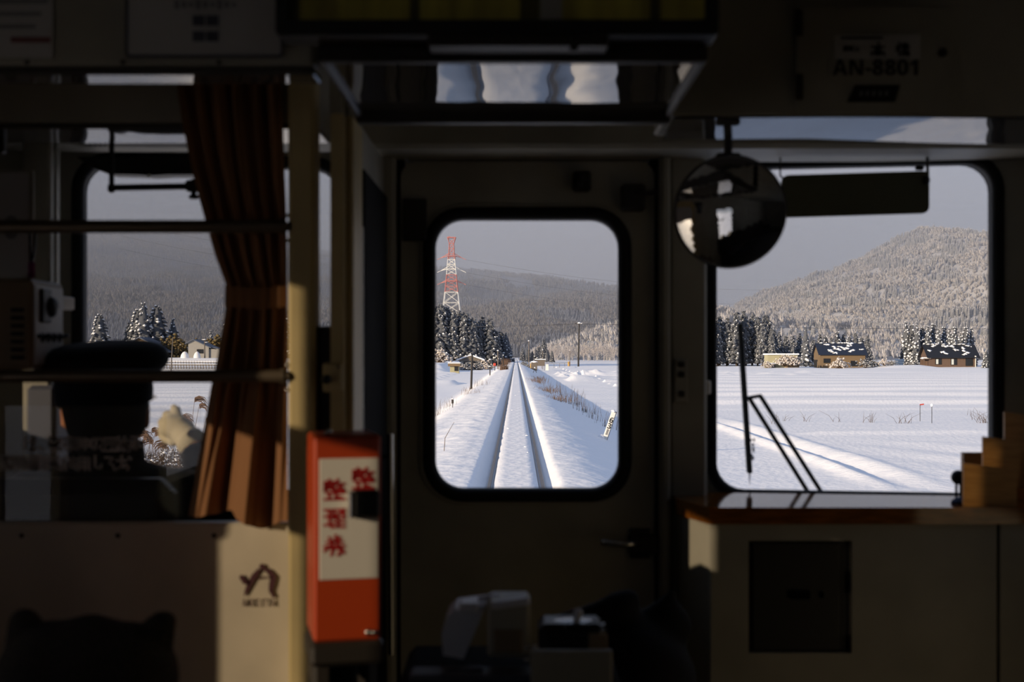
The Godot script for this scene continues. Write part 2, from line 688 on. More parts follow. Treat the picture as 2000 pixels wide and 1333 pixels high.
func materials() -> void:
	M.snow = relief(mat(Color(0.95, 0.955, 0.97), 0.65), noise_tex(0.03, 256, 3), 0.35, 2.0)
	M.snow_cap = mat(Color(0.95, 0.955, 0.97), 0.7)
	M.rail = mat(Color(0.36, 0.33, 0.31), 0.35, 0.7)
	M.hill = mat(Color(0.72, 0.72, 0.73), 0.9)
	M.hill_hazed = mat(Color(0.4, 0.42, 0.47), 0.9)  # blue-grey ground colour with distance haze mixed in
	M.tiny = mat(Color.WHITE, 0.9)
	M.tiny.vertex_color_use_as_albedo = true
	M.needle = mat(Color(0.32, 0.335, 0.365), 0.9)
	M.bark = mat(Color(0.25, 0.21, 0.18), 0.9)
	M.twig = mat(Color(0.36, 0.29, 0.23), 0.9)
	M.frost = mat(Color(0.74, 0.71, 0.69), 0.9)
	M.olive = mat(Color(0.42, 0.36, 0.22), 0.9)
	M.straw = mat(Color(0.45, 0.36, 0.28), 0.9)
	M.plume = mat(Color(0.42, 0.33, 0.27), 0.9)
	M.hazed_red = mat(Color(0.72, 0.44, 0.41), 0.6)  # pylon red, paled towards pink to carry haze in the colour
	M.white_paint = mat(Color(0.85, 0.85, 0.83), 0.6)
	M.pole_dark = mat(Color(0.13, 0.12, 0.12), 0.7)
	M.wood_grey = mat(Color(0.4, 0.37, 0.34), 0.85)
	M.wire = mat(Color(0.22, 0.22, 0.24), 0.6)
	M.roof_navy = mat(Color(0.1, 0.13, 0.2), 0.5)
	M.roof_dark = mat(Color(0.09, 0.09, 0.11), 0.5)
	M.roof_slate = mat(Color(0.36, 0.39, 0.45), 0.6)
	M.wall_tan = mat(Color(0.44, 0.37, 0.28), 0.85)
	M.wall_brown = mat(Color(0.37, 0.3, 0.26), 0.85)
	M.wall_cream = mat(Color(0.62, 0.605, 0.5), 0.85)
	M.wall_pale = mat(Color(0.62, 0.61, 0.59), 0.85)
	M.hole = mat(Color(0.12, 0.13, 0.15), 0.3)
	M.curtain_far = mat(Color(0.75, 0.78, 0.78), 0.6)
	M.tarp = mat(Color(0.28, 0.36, 0.48), 0.7)
	M.signal_red = mat(Color(0.7, 0.24, 0.18), 0.6)
	M.yellow = mat(Color(0.78, 0.62, 0.3), 0.7)
	# inside the car
	var smudge := noise_tex(0.012, 256, 7, false, Color(0.86, 0.86, 0.86), Color.WHITE)
	M.cream = grain(mat(Color(0.78, 0.7, 0.5), 0.5), smudge, Vector3.ONE)
	M.panel = grain(mat(Color(0.83, 0.78, 0.69), 0.4), smudge, Vector3.ONE)
	M.grey_wall = grain(mat(Color(0.66, 0.64, 0.58), 0.55), smudge, Vector3.ONE)
	M.door = grain(mat(Color(0.68, 0.66, 0.6), 0.5), smudge, Vector3.ONE)
	M.dark_trim = mat(Color(0.17, 0.15, 0.13), 0.5)
	M.rubber = mat(Color(0.035, 0.035, 0.035), 0.75)
	M.black = mat(Color(0.05, 0.05, 0.055), 0.5)
	M.matt_black = mat(Color(0.07, 0.068, 0.065), 0.95)
	M.matt_black.metallic_specular = 0.2
	M.black_gloss = mat(Color(0.03, 0.03, 0.03), 0.12)
	M.steel = mat(Color(0.75, 0.74, 0.72), 0.25, 0.95)
	M.rod = mat(Color(0.42, 0.37, 0.31), 0.35, 0.5)
	M.gloss = relief(mat(Color(0.28, 0.27, 0.26), 0.03), noise_tex(0.01, 128, 11), 2.0, 0.25)
	M.gloss.uv1_scale = Vector3(1.6, 1.6, 0.8)
	M.pane = glass(0.05)
	M.pane_dark = glass(0.22, Color(0.3, 0.33, 0.36))
	M.pane_warm = glass(0.45, Color(0.2, 0.18, 0.14))
	M.pane_half = glass(0.18, Color(0.25, 0.25, 0.24))
	M.pane_clear = glass(0.1, Color(0.3, 0.3, 0.3))
	M.acrylic = glass(0.04)
	M.blind = mat(Color(0.24, 0.24, 0.19), 0.8)
	M.visor = mat(Color(0.3, 0.295, 0.2), 0.6)
	M.cloth = curtain_cloth()
	M.orange = mat(Color(0.7, 0.25, 0.09), 0.4)
	M.label_white = mat(Color(0.86, 0.84, 0.8), 0.5)
	M.print_red = mat(Color(0.66, 0.1, 0.1), 0.6)
	M.maroon = mat(Color(0.25, 0.06, 0.1), 0.6)
	M.print_black = mat(Color(0.06, 0.06, 0.06), 0.6)
	M.print_grey = mat(Color(0.5, 0.5, 0.5), 0.6)
	M.print_slate = mat(Color(0.3, 0.31, 0.36), 0.6)
	M.poster = mat(Color(0.72, 0.71, 0.7), 0.5)
	M.wood = wood(Color(0.42, 0.24, 0.08), Color(0.62, 0.38, 0.14), 0.07)
	M.card = wood(Color(0.66, 0.46, 0.22), Color(0.78, 0.57, 0.3), 0.5)
	M.cap_cloth = mat(Color(0.09, 0.095, 0.12), 0.95)
	M.jacket = mat(Color(0.07, 0.075, 0.1), 0.95)
	M.skin = mat(Color(0.76, 0.52, 0.38), 0.55)
	M.skin.subsurf_scatter_enabled = true
	M.skin.subsurf_scatter_strength = 0.1
	M.hair = mat(Color(0.03, 0.028, 0.028), 0.7)
	M.glove = mat(Color(0.86, 0.82, 0.72), 0.9)
	M.floor = grain(mat(Color(0.36, 0.33, 0.3), 0.6), smudge, Vector3.ONE)
	M.seat = grain(mat(Color(0.22, 0.16, 0.13), 0.95), noise_tex(0.3, 128, 5, false, Color(0.5, 0.5, 0.5), Color.WHITE), Vector3.ONE * 4)
	M.fur = relief(mat(Color(0.55, 0.51, 0.45), 0.95), noise_tex(0.2, 256, 8), 8.0, 1.5)
	M.fur.albedo_texture = noise_tex(0.12, 256, 6, false, Color(0.1, 0.1, 0.1), Color(1, 0.95, 0.9))
	M.grey_plastic = mat(Color(0.82, 0.82, 0.86), 0.45)
	M.beige_plastic = mat(Color(0.52, 0.44, 0.34), 0.5)
	M.pink = mat(Color(0.5, 0.1, 0.38), 0.6)
	M.blue_cloth = mat(Color(0.2, 0.27, 0.4), 0.9)
	M.mirror = mat(Color(0.9, 0.9, 0.9), 0.0, 1.0)


func wood(a: Color, b: Color, rough: float) -> StandardMaterial3D:
	var m := mat(Color.WHITE, rough)
	m.uv1_triplanar = true
	m.uv1_scale = Vector3(2.0, 14.0, 14.0)
	m.albedo_texture = noise_tex(0.02, 256, 12, false, a, b)
	return m


func curtain_cloth() -> StandardMaterial3D:
	var m := mat(Color(0.52, 0.36, 0.23), 0.95)
	m.rim_enabled = true
	m.rim = 0.3
	m.backlight_enabled = true
	m.backlight = Color(0.16, 0.09, 0.05)
	return relief(m, noise_tex(0.35, 128, 13), 6.0, 0.05)


# ---------------------------------------------------------------- land
func bump(x: float, z: float, cx: float, cz: float, rx: float, rz: float, h: float) -> float:
	var q := pow((x - cx) / rx, 2) + pow((z - cz) / rz, 2)
	return h * exp(-q) if q < 9.0 else 0.0


func ground_h(x: float, z: float) -> float:
	var d := -z
	var ax := absf(x)
	var small := noise_fine.get_noise_2d(x * 1.3, z * 0.8)
	if ax <= 0.46:
		return -0.02 + small * 0.012
	if ax < 0.59:
		return -0.12
	if ax < 0.93:
		return lerpf(-0.1, 0.085, smoothstep(0.6, 0.93, ax)) + small * 0.014 * smoothstep(0.6, 0.8, ax)
	var wob := noise.get_noise_2d(x * 6.0, z * 2.0) * 0.05
	var big := noise.get_noise_2d(x * 0.8, z * 0.8) * 0.22
	var field := -1.2 + big * smoothstep(4.0, 9.0, ax) + small * 0.03
	if d > 0.0 and ax > 8.0:
		var rows := 0.0
		if x > 12.0 and d > 88.0 and d < 400.0:
			var k := fposmod(d + noise.get_noise_2d(x * 0.3, 0) * 3.0, 9.5) - 4.75
			var big_row := fposmod(d + noise.get_noise_2d(x * 0.3, 0) * 3.0, 19.0) < 9.5
			rows = (0.34 if big_row else 0.13) * exp(-k * k / 1.3)
		if x < -12.0 and d > 62.0 and d < 280.0:
			var k := fposmod(d + noise.get_noise_2d(x * 0.3, 7) * 3.0, 12.0) - 6.0
			rows = 0.3 * exp(-k * k / 1.3)
		field += rows
		if x > 0.0:
			field += 0.15 * exp(-pow((d - 60.5) / 0.9, 2)) * smoothstep(12.5, 15.0, x)
			var on := smoothstep(34.0, 44.0, d) * (1.0 - smoothstep(66.0, 80.0, d))
			field += on * (0.2 * exp(-pow((x - 10.7) / 0.3, 2)) - 0.14 * exp(-pow((x - 11.5) / 0.35, 2)) + 0.12 * exp(-pow((x - 12.4) / 0.4, 2)))
			field += 0.05 * sin((x + d * 0.35) * 1.6) * smoothstep(13.0, 15.0, x) * (1.0 - smoothstep(50.0, 57.0, d))
			field += bump(x, z, 4.9, -105, 0.9, 4.5, 0.75) + bump(x, z, 9.5, -190, 3.5, 8.0, 0.7) + bump(x, z, 14.0, -235, 6.0, 5.0, 0.6)
			field += bump(x, z, 112, -362, 5.5, 4.0, 1.1) + bump(x, z, 80, -366, 6.0, 3.0, 0.7) + bump(x, z, 105, -368, 4.0, 3.0, 0.9)
			if d > 150.0 and d < 262.0 and x > 5.0 and x < 60.0:
				field += maxf(0.0, noise_fine.get_noise_2d(x * 0.5, z * 0.25)) * 0.9 * smoothstep(215.0, 232.0, d)
		else:
			# the ground steps up in two low terraces behind the fences on the left
			var up := smoothstep(14.0, 18.0, ax) * lerpf(1.9, 3.2, smoothstep(30.0, 70.0, ax))
			field += up * (0.42 * smoothstep(281.0, 283.5, d) + 0.58 * smoothstep(289.0, 293.0, d))
			field += bump(x, z, -9.0, -170, 3.5, 6.0, 0.5)
	var edge: float
	if x > 0.0:
		edge = 0.085 - 0.04 * smoothstep(0.95, 1.65, ax) - 1.25 * pow(smoothstep(1.35 + wob * 2.0, 5.6, ax), 0.85)
		return lerpf(edge + small * 0.035 + wob * 0.4 * smoothstep(1.0, 2.0, ax), field, smoothstep(4.6, 6.0, ax))
	edge = 0.085 - 0.16 * smoothstep(1.3, 3.1, ax) - 1.1 * smoothstep(2.9 + wob * 6.0, 5.6, ax)
	edge += (small * 0.05 + absf(noise_fine.get_noise_2d(x * 2.2, z * 0.9)) * 0.06) * smoothstep(0.95, 1.5, ax)
	return lerpf(edge, field, smoothstep(5.0, 6.4, ax))


func build_ground() -> void:
	var half := [0.25, 0.44, 0.462, 0.485, 0.585, 0.605, 0.65, 0.7, 0.76, 0.82, 0.88, 0.95, 1.05, 1.2, 1.35, 1.5, 1.62, 1.75, 1.9, 2.1, 2.35, 2.6, 2.85, 3.1, 3.4, 3.7, 4.0, 4.35, 4.7, 5.1, 5.5, 5.9, 6.4, 7.0, 7.6, 8.2, 8.8, 9.3, 9.7]
	var right := half.duplicate()
	var t := 10.0
	while t < 13.2:
		right.append(t)
		t += 0.16
	while t < 2200.0:
		right.append(t)
		t *= 1.045
	var left := half.duplicate()
	t = 10.2
	while t < 2200.0:
		left.append(t)
		t *= 1.05
	left.reverse()
	var xs := PackedFloat32Array()
	for k in left:
		xs.append(-k)
	xs.append(0.0)
	for k in right:
		xs.append(k)
	var zs := PackedFloat32Array([220, 120, 60, 30, 18, 10, 5, 0, -4, -8, -12, -14])
	t = 15.0
	while t < 320.0:
		zs.append(-t)
		t *= 1.0058
	while t < 1700.0:
		zs.append(-t)
		t *= 1.02
	struct("ground", height_mesh(xs, zs, ground_h), M.snow, "snow-covered fields and low railway embankment running to the hills", "snow field")
	for s in [-1.0, 1.0]:
		var rail := MB.new()
		rail.box(Vector3(0, -0.02, 0), Vector3(0.066, 0.04, 900.0), 0.008)
		rail.box(Vector3(0, -0.085, 0), Vector3(0.016, 0.09, 900.0))
		rail.box(Vector3(0, -0.14, 0), Vector3(0.12, 0.02, 900.0))
		solo("rail", rail, M.rail, "steel rail in its snow groove, %s of the pair as seen through the door window" % ("left" if s < 0 else "right"), "rail", Vector3(s * 0.534, 0, -440.0), "the two rails of the single track")


func along(pts: Array, x: float) -> float:
	if x <= pts[0][0]:
		return pts[0][1]
	for i in pts.size() - 1:
		if x < pts[i + 1][0]:
			return lerpf(pts[i][1], pts[i + 1][1], smoothstep(0.0, 1.0, (x - pts[i][0]) / (pts[i + 1][0] - pts[i][0])) * 0.5 + (x - pts[i][0]) / (pts[i + 1][0] - pts[i][0]) * 0.5)
	return pts[-1][1]


func far_h(x: float, z: float) -> float:
	var d := -z
	var ridge := along([[-3200, 560], [-2174, 480], [-1521, 462], [-1022, 430], [-554, 345], [-284, 296], [-200, 290], [72, 258], [254, 214], [355, 160], [616, 92], [886, 66], [1500, 150], [2600, 300]], x)
	var t := clampf((d - 1150.0) / 3350.0, 0.0, 1.0)
	var h := ridge * pow(t, 0.85)
	h += (1.0 - absf(noise.get_noise_2d(x * 0.09, z * 0.05)) * 2.4) * 55.0 * t * (1.05 - t) * 2.0
	if d > 4500.0:
		h *= 1.0 - (d - 4500.0) / 700.0
	return h - 4.0


func right_h(x: float, z: float) -> float:
	var d := -z
	var ridge := along([[80, -12], [180, 0], [234, 22], [298, 54], [354, 88], [426, 116], [474, 130], [522, 148], [570, 173], [602, 190], [634, 202], [674, 199], [742, 191], [874, 206], [1274, 235], [1900, 250]], x + noise.get_noise_2d(x * 0.4, 3) * 10.0)
	var t := clampf((d - 1000.0) / 1000.0, 0.0, 1.0)
	var h := ridge * (0.2 * t + 0.8 * pow(t, 1.25))
	var spur := 1.0 - absf(noise.get_noise_2d((x + d * 0.5) * 0.17, d * 0.05)) * 2.6
	h += spur * 52.0 * t * (1.0 - t) * 2.2
	h += noise.get_noise_2d(x * 0.9, z * 0.9) * 9.0 * t
	if d > 2000.0:
		h -= (d - 2000.0) * 0.25
	return h - 4.0


func knoll_h(x: float, z: float) -> float:
	var d := -z
	var ridge := along([[10, 0], [36, 9], [60, 18], [92, 30], [130, 38], [180, 40], [300, 26], [480, 0]], x)
	return ridge * exp(-pow((d - 1160.0) / 110.0, 2)) * (1.0 + noise.get_noise_2d(x * 1.2, z) * 0.25) - 3.0


func even(a: float, b: float, k: int) -> PackedFloat32Array:
	var o := PackedFloat32Array()
	for i in k + 1:
		o.append(lerpf(a, b, float(i) / k))
	return o


func tiny_conifer(dark: Color, pale: Color) -> ArrayMesh:      # one metre tall, dark below and snow-laden above
	var mb := MB.new()
	mb.colored = true
	var tiers := 5
	for k in tiers:
		var y0 := 0.08 + 0.75 * k / tiers
		var y1 := y0 + 0.36 - 0.03 * k
		var r := 0.2 * (1.0 - 0.72 * k / tiers)
		for s in 6:
			var a0 := TAU * (s + 0.5 * k) / 6
			var a1 := a0 + TAU / 6
			var p0 := Vector3(cos(a0) * r, y0, sin(a0) * r)
			var p1 := Vector3(cos(a1) * r, y0, sin(a1) * r)
			var top := Vector3(0, minf(y1, 1.0), 0)
			var m0 := p0.lerp(top, 0.45)
			var m1 := p1.lerp(top, 0.45)
			var o := (p0 + p1) * Vector3(0.5, 0, 0.5) + Vector3.UP * 0.05
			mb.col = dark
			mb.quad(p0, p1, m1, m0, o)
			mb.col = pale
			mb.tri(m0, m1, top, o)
	return mb.mesh()


func tiny_bare(k_: float) -> ArrayMesh:      # a frosted leafless crown of upright sprays
	var mb := MB.new()
	mb.colored = true
	var r := RandomNumberGenerator.new()
	r.seed = 5
	mb.col = Color(0.46, 0.445, 0.44) * k_
	mb.gem(Vector3(0, 0.58, 0), Vector3(0.2, 0.32, 0.2))
	for k in 9:
		var a := TAU * k / 9 + r.randf() * 0.4
		var foot := Vector3(0, 0.18 + r.randf() * 0.1, 0)
		var tip := Vector3(cos(a) * 0.3, 0.72 + r.randf() * 0.26, sin(a) * 0.3) if k else Vector3(0, 1, 0)
		var side := Vector3(-sin(a), 0, cos(a)) * 0.07
		mb.col = (Color(0.48, 0.465, 0.46) if k % 2 else Color(0.62, 0.605, 0.6)) * k_
		var mid := foot.lerp(tip, 0.55) + Vector3(cos(a), -0.5, sin(a)) * 0.05
		mb.tri(foot, mid + side, mid - side, Vector3(cos(a), 0.3, sin(a)))
		mb.tri(mid + side, mid - side, tip, Vector3(cos(a), 0.3, sin(a)))
	return mb.mesh()


func scatter(called: String, label: String, mesh: ArrayMesh, count: int, place: Callable) -> void:      # place() gives [position, height, colour] or null
	var where := []
	var tint := []
	for i in count:
		var q = place.call()
		if q == null:
			continue
		var w: float = q[1] * rng.randf_range(0.75, 1.25)
		where.append(Transform3D(Basis(Vector3.UP, rng.randf() * TAU) * Basis.from_scale(Vector3(w, q[1], w)), q[0]))
		tint.append(q[2])
	var mm := MultiMesh.new()
	mm.transform_format = MultiMesh.TRANSFORM_3D
	mm.use_colors = true
	mm.mesh = mesh
	mm.instance_count = where.size()
	for i in where.size():
		mm.set_instance_transform(i, where[i])
		mm.set_instance_color(i, tint[i])
	var o := MultiMeshInstance3D.new()
	o.name = called
	o.multimesh = mm
	o.material_override = M.tiny
	add_child(o, true)
	tag(o, label, "forest")
	o.set_meta("kind", "stuff")


func build_mountains() -> void:
	struct("mountain_far", height_mesh(even(-3200, 2600, 140), even(-1150, -5150, 70), far_h), M.hill_hazed, "long hazy mountain ridge behind the pylon and the left window", "mountain")
	struct("mountain_near", height_mesh(even(60, 1900, 150), even(-1000, -2500, 90), right_h), M.hill, "frosted wooded mountain with a rounded top in the right window", "mountain")
	struct("hill_low", height_mesh(even(5, 490, 60), even(-900, -1420, 30), knoll_h), M.hill, "low frosted hill behind the utility pole in the door window", "hill")
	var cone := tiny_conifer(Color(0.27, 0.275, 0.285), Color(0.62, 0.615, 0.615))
	var hazed_cone := tiny_conifer(Color(0.115, 0.13, 0.165), Color(0.175, 0.19, 0.23))  # bluish low-contrast colours hold the haze and cloud shade
	var hazed_bare := tiny_bare(0.36)  # crowns darkened by the factor for the same distant shade
	var bare := tiny_bare(1.0)
	var grove := FastNoiseLite.new()
	grove.seed = 31
	grove.frequency = 0.012
	var pick := func(is_cone: bool, x: float, z: float) -> bool:
		var k := grove.get_noise_2d(x, z * 0.6) + noise.get_noise_2d(x * 3.0, z * 3.0) * 0.25
		return (k > 0.06) == is_cone
	for is_cone in [true, false]:
		var mesh: ArrayMesh = cone if is_cone else bare
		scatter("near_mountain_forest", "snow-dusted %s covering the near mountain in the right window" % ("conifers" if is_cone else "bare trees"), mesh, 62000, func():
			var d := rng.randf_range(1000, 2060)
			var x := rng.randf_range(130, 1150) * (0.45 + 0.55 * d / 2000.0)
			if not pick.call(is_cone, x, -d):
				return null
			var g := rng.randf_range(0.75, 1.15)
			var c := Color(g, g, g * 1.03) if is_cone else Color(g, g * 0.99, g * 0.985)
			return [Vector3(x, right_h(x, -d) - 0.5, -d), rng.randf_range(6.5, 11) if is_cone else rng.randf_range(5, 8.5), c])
		scatter("far_mountain_forest", "%s on the hazy far mountain" % ("snow-dusted conifers with haze and shade in their colour" if is_cone else "bare trees with haze and shade in their colour"), hazed_cone if is_cone else hazed_bare, 95000, func():
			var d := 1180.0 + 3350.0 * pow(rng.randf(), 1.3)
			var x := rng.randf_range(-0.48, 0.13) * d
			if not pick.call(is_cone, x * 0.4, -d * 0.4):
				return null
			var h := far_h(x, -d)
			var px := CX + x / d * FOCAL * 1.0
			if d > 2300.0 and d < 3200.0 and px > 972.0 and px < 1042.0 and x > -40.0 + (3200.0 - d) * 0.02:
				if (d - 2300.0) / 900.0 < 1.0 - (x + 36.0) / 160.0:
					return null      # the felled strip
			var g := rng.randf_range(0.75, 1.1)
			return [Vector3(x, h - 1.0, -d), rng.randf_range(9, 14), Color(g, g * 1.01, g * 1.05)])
		scatter("low_hill_forest", "frosted %s on the low hill behind the utility pole" % ("conifers" if is_cone else "bare trees"), mesh, 3600, func():
			var d := rng.randf_range(960, 1340)
			var x := rng.randf_range(14, 470)
			if is_cone != (grove.get_noise_2d(x * 3.0, d * 2.0) > 0.22):
				return null
			var g := rng.randf_range(0.7, 1.1)
			return [Vector3(x, maxf(knoll_h(x, -d), -2.0) - 0.4, -d), rng.randf_range(7, 12), Color(g * 0.97, g * 0.97, g * 0.99)])


func build_haze() -> void:
	for q in [["valley_haze", Vector3(6200, 400, 3900), Vector3(-2500, 190, -3450), 0.00042, Color(0.84, 0.885, 0.97), "grey winter haze hanging in the long valley before the far mountain"], ["valley_mist", Vector3(5200, 300, 1740), Vector3(0, 140, -1340), 0.00036, Color(0.84, 0.87, 0.94), "thin pale winter mist over the fields before the near mountain"]]:
		var mist := FogVolume.new()
		mist.name = q[0]
		mist.shape = RenderingServer.FOG_VOLUME_SHAPE_BOX
		mist.size = q[1]
		mist.position = q[2]
		var air := FogMaterial.new()
		air.density = q[3]
		air.albedo = q[4]
		mist.material = air
		add_child(mist)
		tag(mist, q[5], "haze")
		mist.set_meta("kind", "stuff")


# ---------------------------------------------------------------- the car body
func wall_run(mb: MB, x0: float, x1: float, z0: float, z1: float, y0: float, y1: float, holes: Array) -> void:   # holes: [z from, z to, y from, y to], z ascending, not overlapping
	var z := z0
	for h in holes:
		if h[0] > z:
			mb.span(Vector3(x0, y0, z), Vector3(x1, y1, h[0]))
		mb.span(Vector3(x0, y0, h[0]), Vector3(x1, h[2], h[1]))
		mb.span(Vector3(x0, h[3], h[0]), Vector3(x1, y1, h[1]))
		z = h[1]
	mb.span(Vector3(x0, y0, z), Vector3(x1, y1, z1))


func side_window(number: int, x: float, h: Array, pane: Material, label: String, bar := false) -> Node3D:
	var w := group_node("window_%d" % number, label, "window")
	var turn := Transform3D(Basis(Vector3.BACK, Vector3.UP, Vector3.LEFT), Vector3(x, (h[2] + h[3]) / 2, (h[0] + h[1]) / 2))
	var s := Vector2(h[1] - h[0], h[3] - h[2])
	var fr := MB.new()
	fr.frame(rrect(s.x + 0.04, s.y + 0.04, 0.03, 4), rrect(s.x - 0.012, s.y - 0.012, 0.03, 4), -0.045, 0.045, turn)
	part("window_frame", fr, M.rubber, w)
	if bar:
		var b := MB.new()
		b.box(Vector3(x, h[2] + s.y * 0.62, (h[0] + h[1]) / 2), Vector3(0.03, 0.035, s.x - 0.01), 0.004)
		part("sash_bar", b, M.steel, w)
	var g := MB.new()
	g.prism(rrect(s.x - 0.01, s.y - 0.01, 0.03, 4), -0.002, 0.002, turn)
	part("pane", g, pane, w)
	return w


func b_panel(called: String, a: Vector3, b: Vector3, label: String) -> void:
	var mb := MB.new()
	mb.span(a, b, 0.001)
	solo(called, mb, M.poster if called == "sun_blocker" else M.steel, label, called.replace("_", " "))


func build_shell() -> void:
	var fl := MB.new()
	fl.span(Vector3(-1.44, FLOOR - 0.06, -3.36), Vector3(1.44, FLOOR, 7.5))
	struct("floor", fl, M.floor, "worn dark floor of the railcar", "floor")
	var ce := MB.new()
	ce.span(Vector3(-1.44, 3.4, -3.36), Vector3(1.44, 3.46, 7.5))
	struct("ceiling", ce, M.grey_wall, "pale ceiling of the railcar", "ceiling")
	var wr := MB.new()
	wr.span(Vector3(-1.44, FLOOR, 7.44), Vector3(1.44, 3.4, 7.5))
	struct("wall_rear", wr, M.grey_wall, "plain end wall of the passenger saloon behind the viewer", "wall")
	var rows := []
	for k in 3:
		rows.append([-0.35 + 1.9 * k, 0.95 + 1.9 * k, 2.06, 2.92])
	var left := [[-2.86, -2.38, 2.45, 2.98], [-1.97, -1.85, 2.44, 2.65], [-1.84, -1.05, FLOOR, 3.12], [-0.94, -0.81, 2.86, 3.08]] + [[-0.05, 0.95, 2.06, 2.92]]
	var wl := MB.new()
	wall_run(wl, -1.44, -1.38, -3.36, 7.44, FLOOR, 3.4, left)
	struct("wall_left", wl, M.grey_wall, "left side wall of the railcar with its windows and folding door", "wall")
	var right := [[-2.9, -2.3, 2.3, 2.98]] + rows.slice(1)
	var wq := MB.new()
	wall_run(wq, 1.38, 1.44, -3.36, 7.44, FLOOR, 3.4, right)
	struct("wall_right", wq, M.grey_wall, "right side wall of the railcar with its windows", "wall")
	side_window(3, -1.41, left[0], M.pane_warm, "small sliding window beside the driver, its upper part under an added blind")
	side_window(4, -1.41, left[1], M.pane_warm, "narrow fixed window between driver and folding door")
	side_window(5, -1.41, left[3], M.pane_warm, "narrow vent window high behind the folding door")
	var nr := 6
	side_window(nr, -1.41, left[4], M.pane_half, "left saloon window with a horizontal bar, behind the folding door", true)
	for k in [1, 2]:
		nr += 1
		side_window(nr, 1.41, rows[k], M.pane_clear, "right saloon window with a horizontal bar, %s of the two" % ["", "front", "rear"][k], true)
	nr += 1
	side_window(nr, 1.41, right[0], M.pane_warm, "front side window on the right above the counter")
	# folding passenger door with two tall panes
	var dr := group_node("door_2", "cream folding passenger door with two tall panes on the left", "door")
	var leaf := MB.new()
	wall_run(leaf, -1.425, -1.395, -1.84, -1.05, FLOOR + 0.01, 3.12, [[-1.82, -1.575, 1.95, 2.98], [-1.545, -1.125, 1.95, 2.98]])
	part("door_panel", leaf, M.cream, dr)
	for h in [[-1.82, -1.575], [-1.545, -1.125]]:
		var g := MB.new()
		g.span(Vector3(-1.412, 1.94, h[0] - 0.01), Vector3(-1.408, 2.99, h[1] + 0.01))
		part("pane", g, M.pane_warm, dr)
	# unseen things added at the left windows to block and shape the sun
	var bl := MB.new()
	bl.grid(4, 24, func(u, v): return Vector3(-1.372 + 0.003 * sin(v * 30.0), 3.02 - v * 0.34, -2.88 + u * 0.52))
	bl.tube([Vector3(-1.365, 2.68, -2.88), Vector3(-1.365, 2.68, -2.36)], 0.008)
	bl.tube([Vector3(-1.36, 3.02, -2.89), Vector3(-1.36, 3.02, -2.35)], 0.018)
	solo("added_blind", bl, M.blind, "dark green blind added out of view to cut the sun, pulled half down over the driver's side window", "blind")  # added, unseen; holds the sun below the driver's cap
	var sg := thing("added_box", "small cream box added out of view to shade the post, hung in the folding door's front pane", "added box", Vector3(-1.37, 2.595, -1.615))  # added blocker, unseen; casts the dark band on the partition post
	var sb := MB.new()
	sb.box(Vector3(), Vector3(0.03, 0.2, 0.075), 0.006)
	part("housing", sb, M.cream, sg)
	var sf := MB.new()
	sf.box(Vector3(-0.017, 0, 0), Vector3(0.004, 0.15, 0.055), 0.001)
	part("face", sf, M.label_white, sg)
	b_panel("sun_blocker", Vector3(-1.386, 2.655, -1.84), Vector3(-1.378, 2.99, -1.668), "narrow opaque sun blocker added high on the folding door's front pane")  # added blocker, unseen; keeps sun off the upper curtain
	b_panel("sun_blocker", Vector3(-1.386, 2.69, -1.57), Vector3(-1.378, 2.99, -1.375), "wide opaque sun blocker added over the upper rear pane of the folding door")  # added blocker, unseen; keeps sun off the right door post
	b_panel("sun_blocker", Vector3(-1.386, 2.725, -1.37), Vector3(-1.378, 2.99, -1.1), "shorter opaque sun blocker added at the top rear corner of the folding door")  # added blocker, unseen; keeps sun off the counter front
	b_panel("added_vent_bar", Vector3(-1.386, 2.87, -0.902), Vector3(-1.374, 3.07, -0.882), "slim upright bar added to stripe the sun through the high vent window")  # added bar, unseen; splits the sun into stripes on the leaflet rack
	for s in [-1.0, 1.0]:
		var b := thing("bench_seat", "long brown bench seat along the %s saloon wall behind the viewer" % ("left" if s < 0 else "right"), "bench", Vector3(s * 1.12, FLOOR, 2.9), "bench seats along the saloon walls")
		var c := MB.new()
		c.box(Vector3(0, 0.38, 0), Vector3(0.48, 0.14, 6.2), 0.04)
		part("seat", c, M.seat, b)
		c = MB.new()
		c.box(Vector3(s * 0.2, 0.62, 0), Vector3(0.09, 0.4, 6.2), 0.03)
		part("backrest", c, M.seat, b)
		c = MB.new()
		c.box(Vector3(s * 0.05, 0.155, 0), Vector3(0.34, 0.31, 6.1))
		part("base", c, M.dark_trim, b)


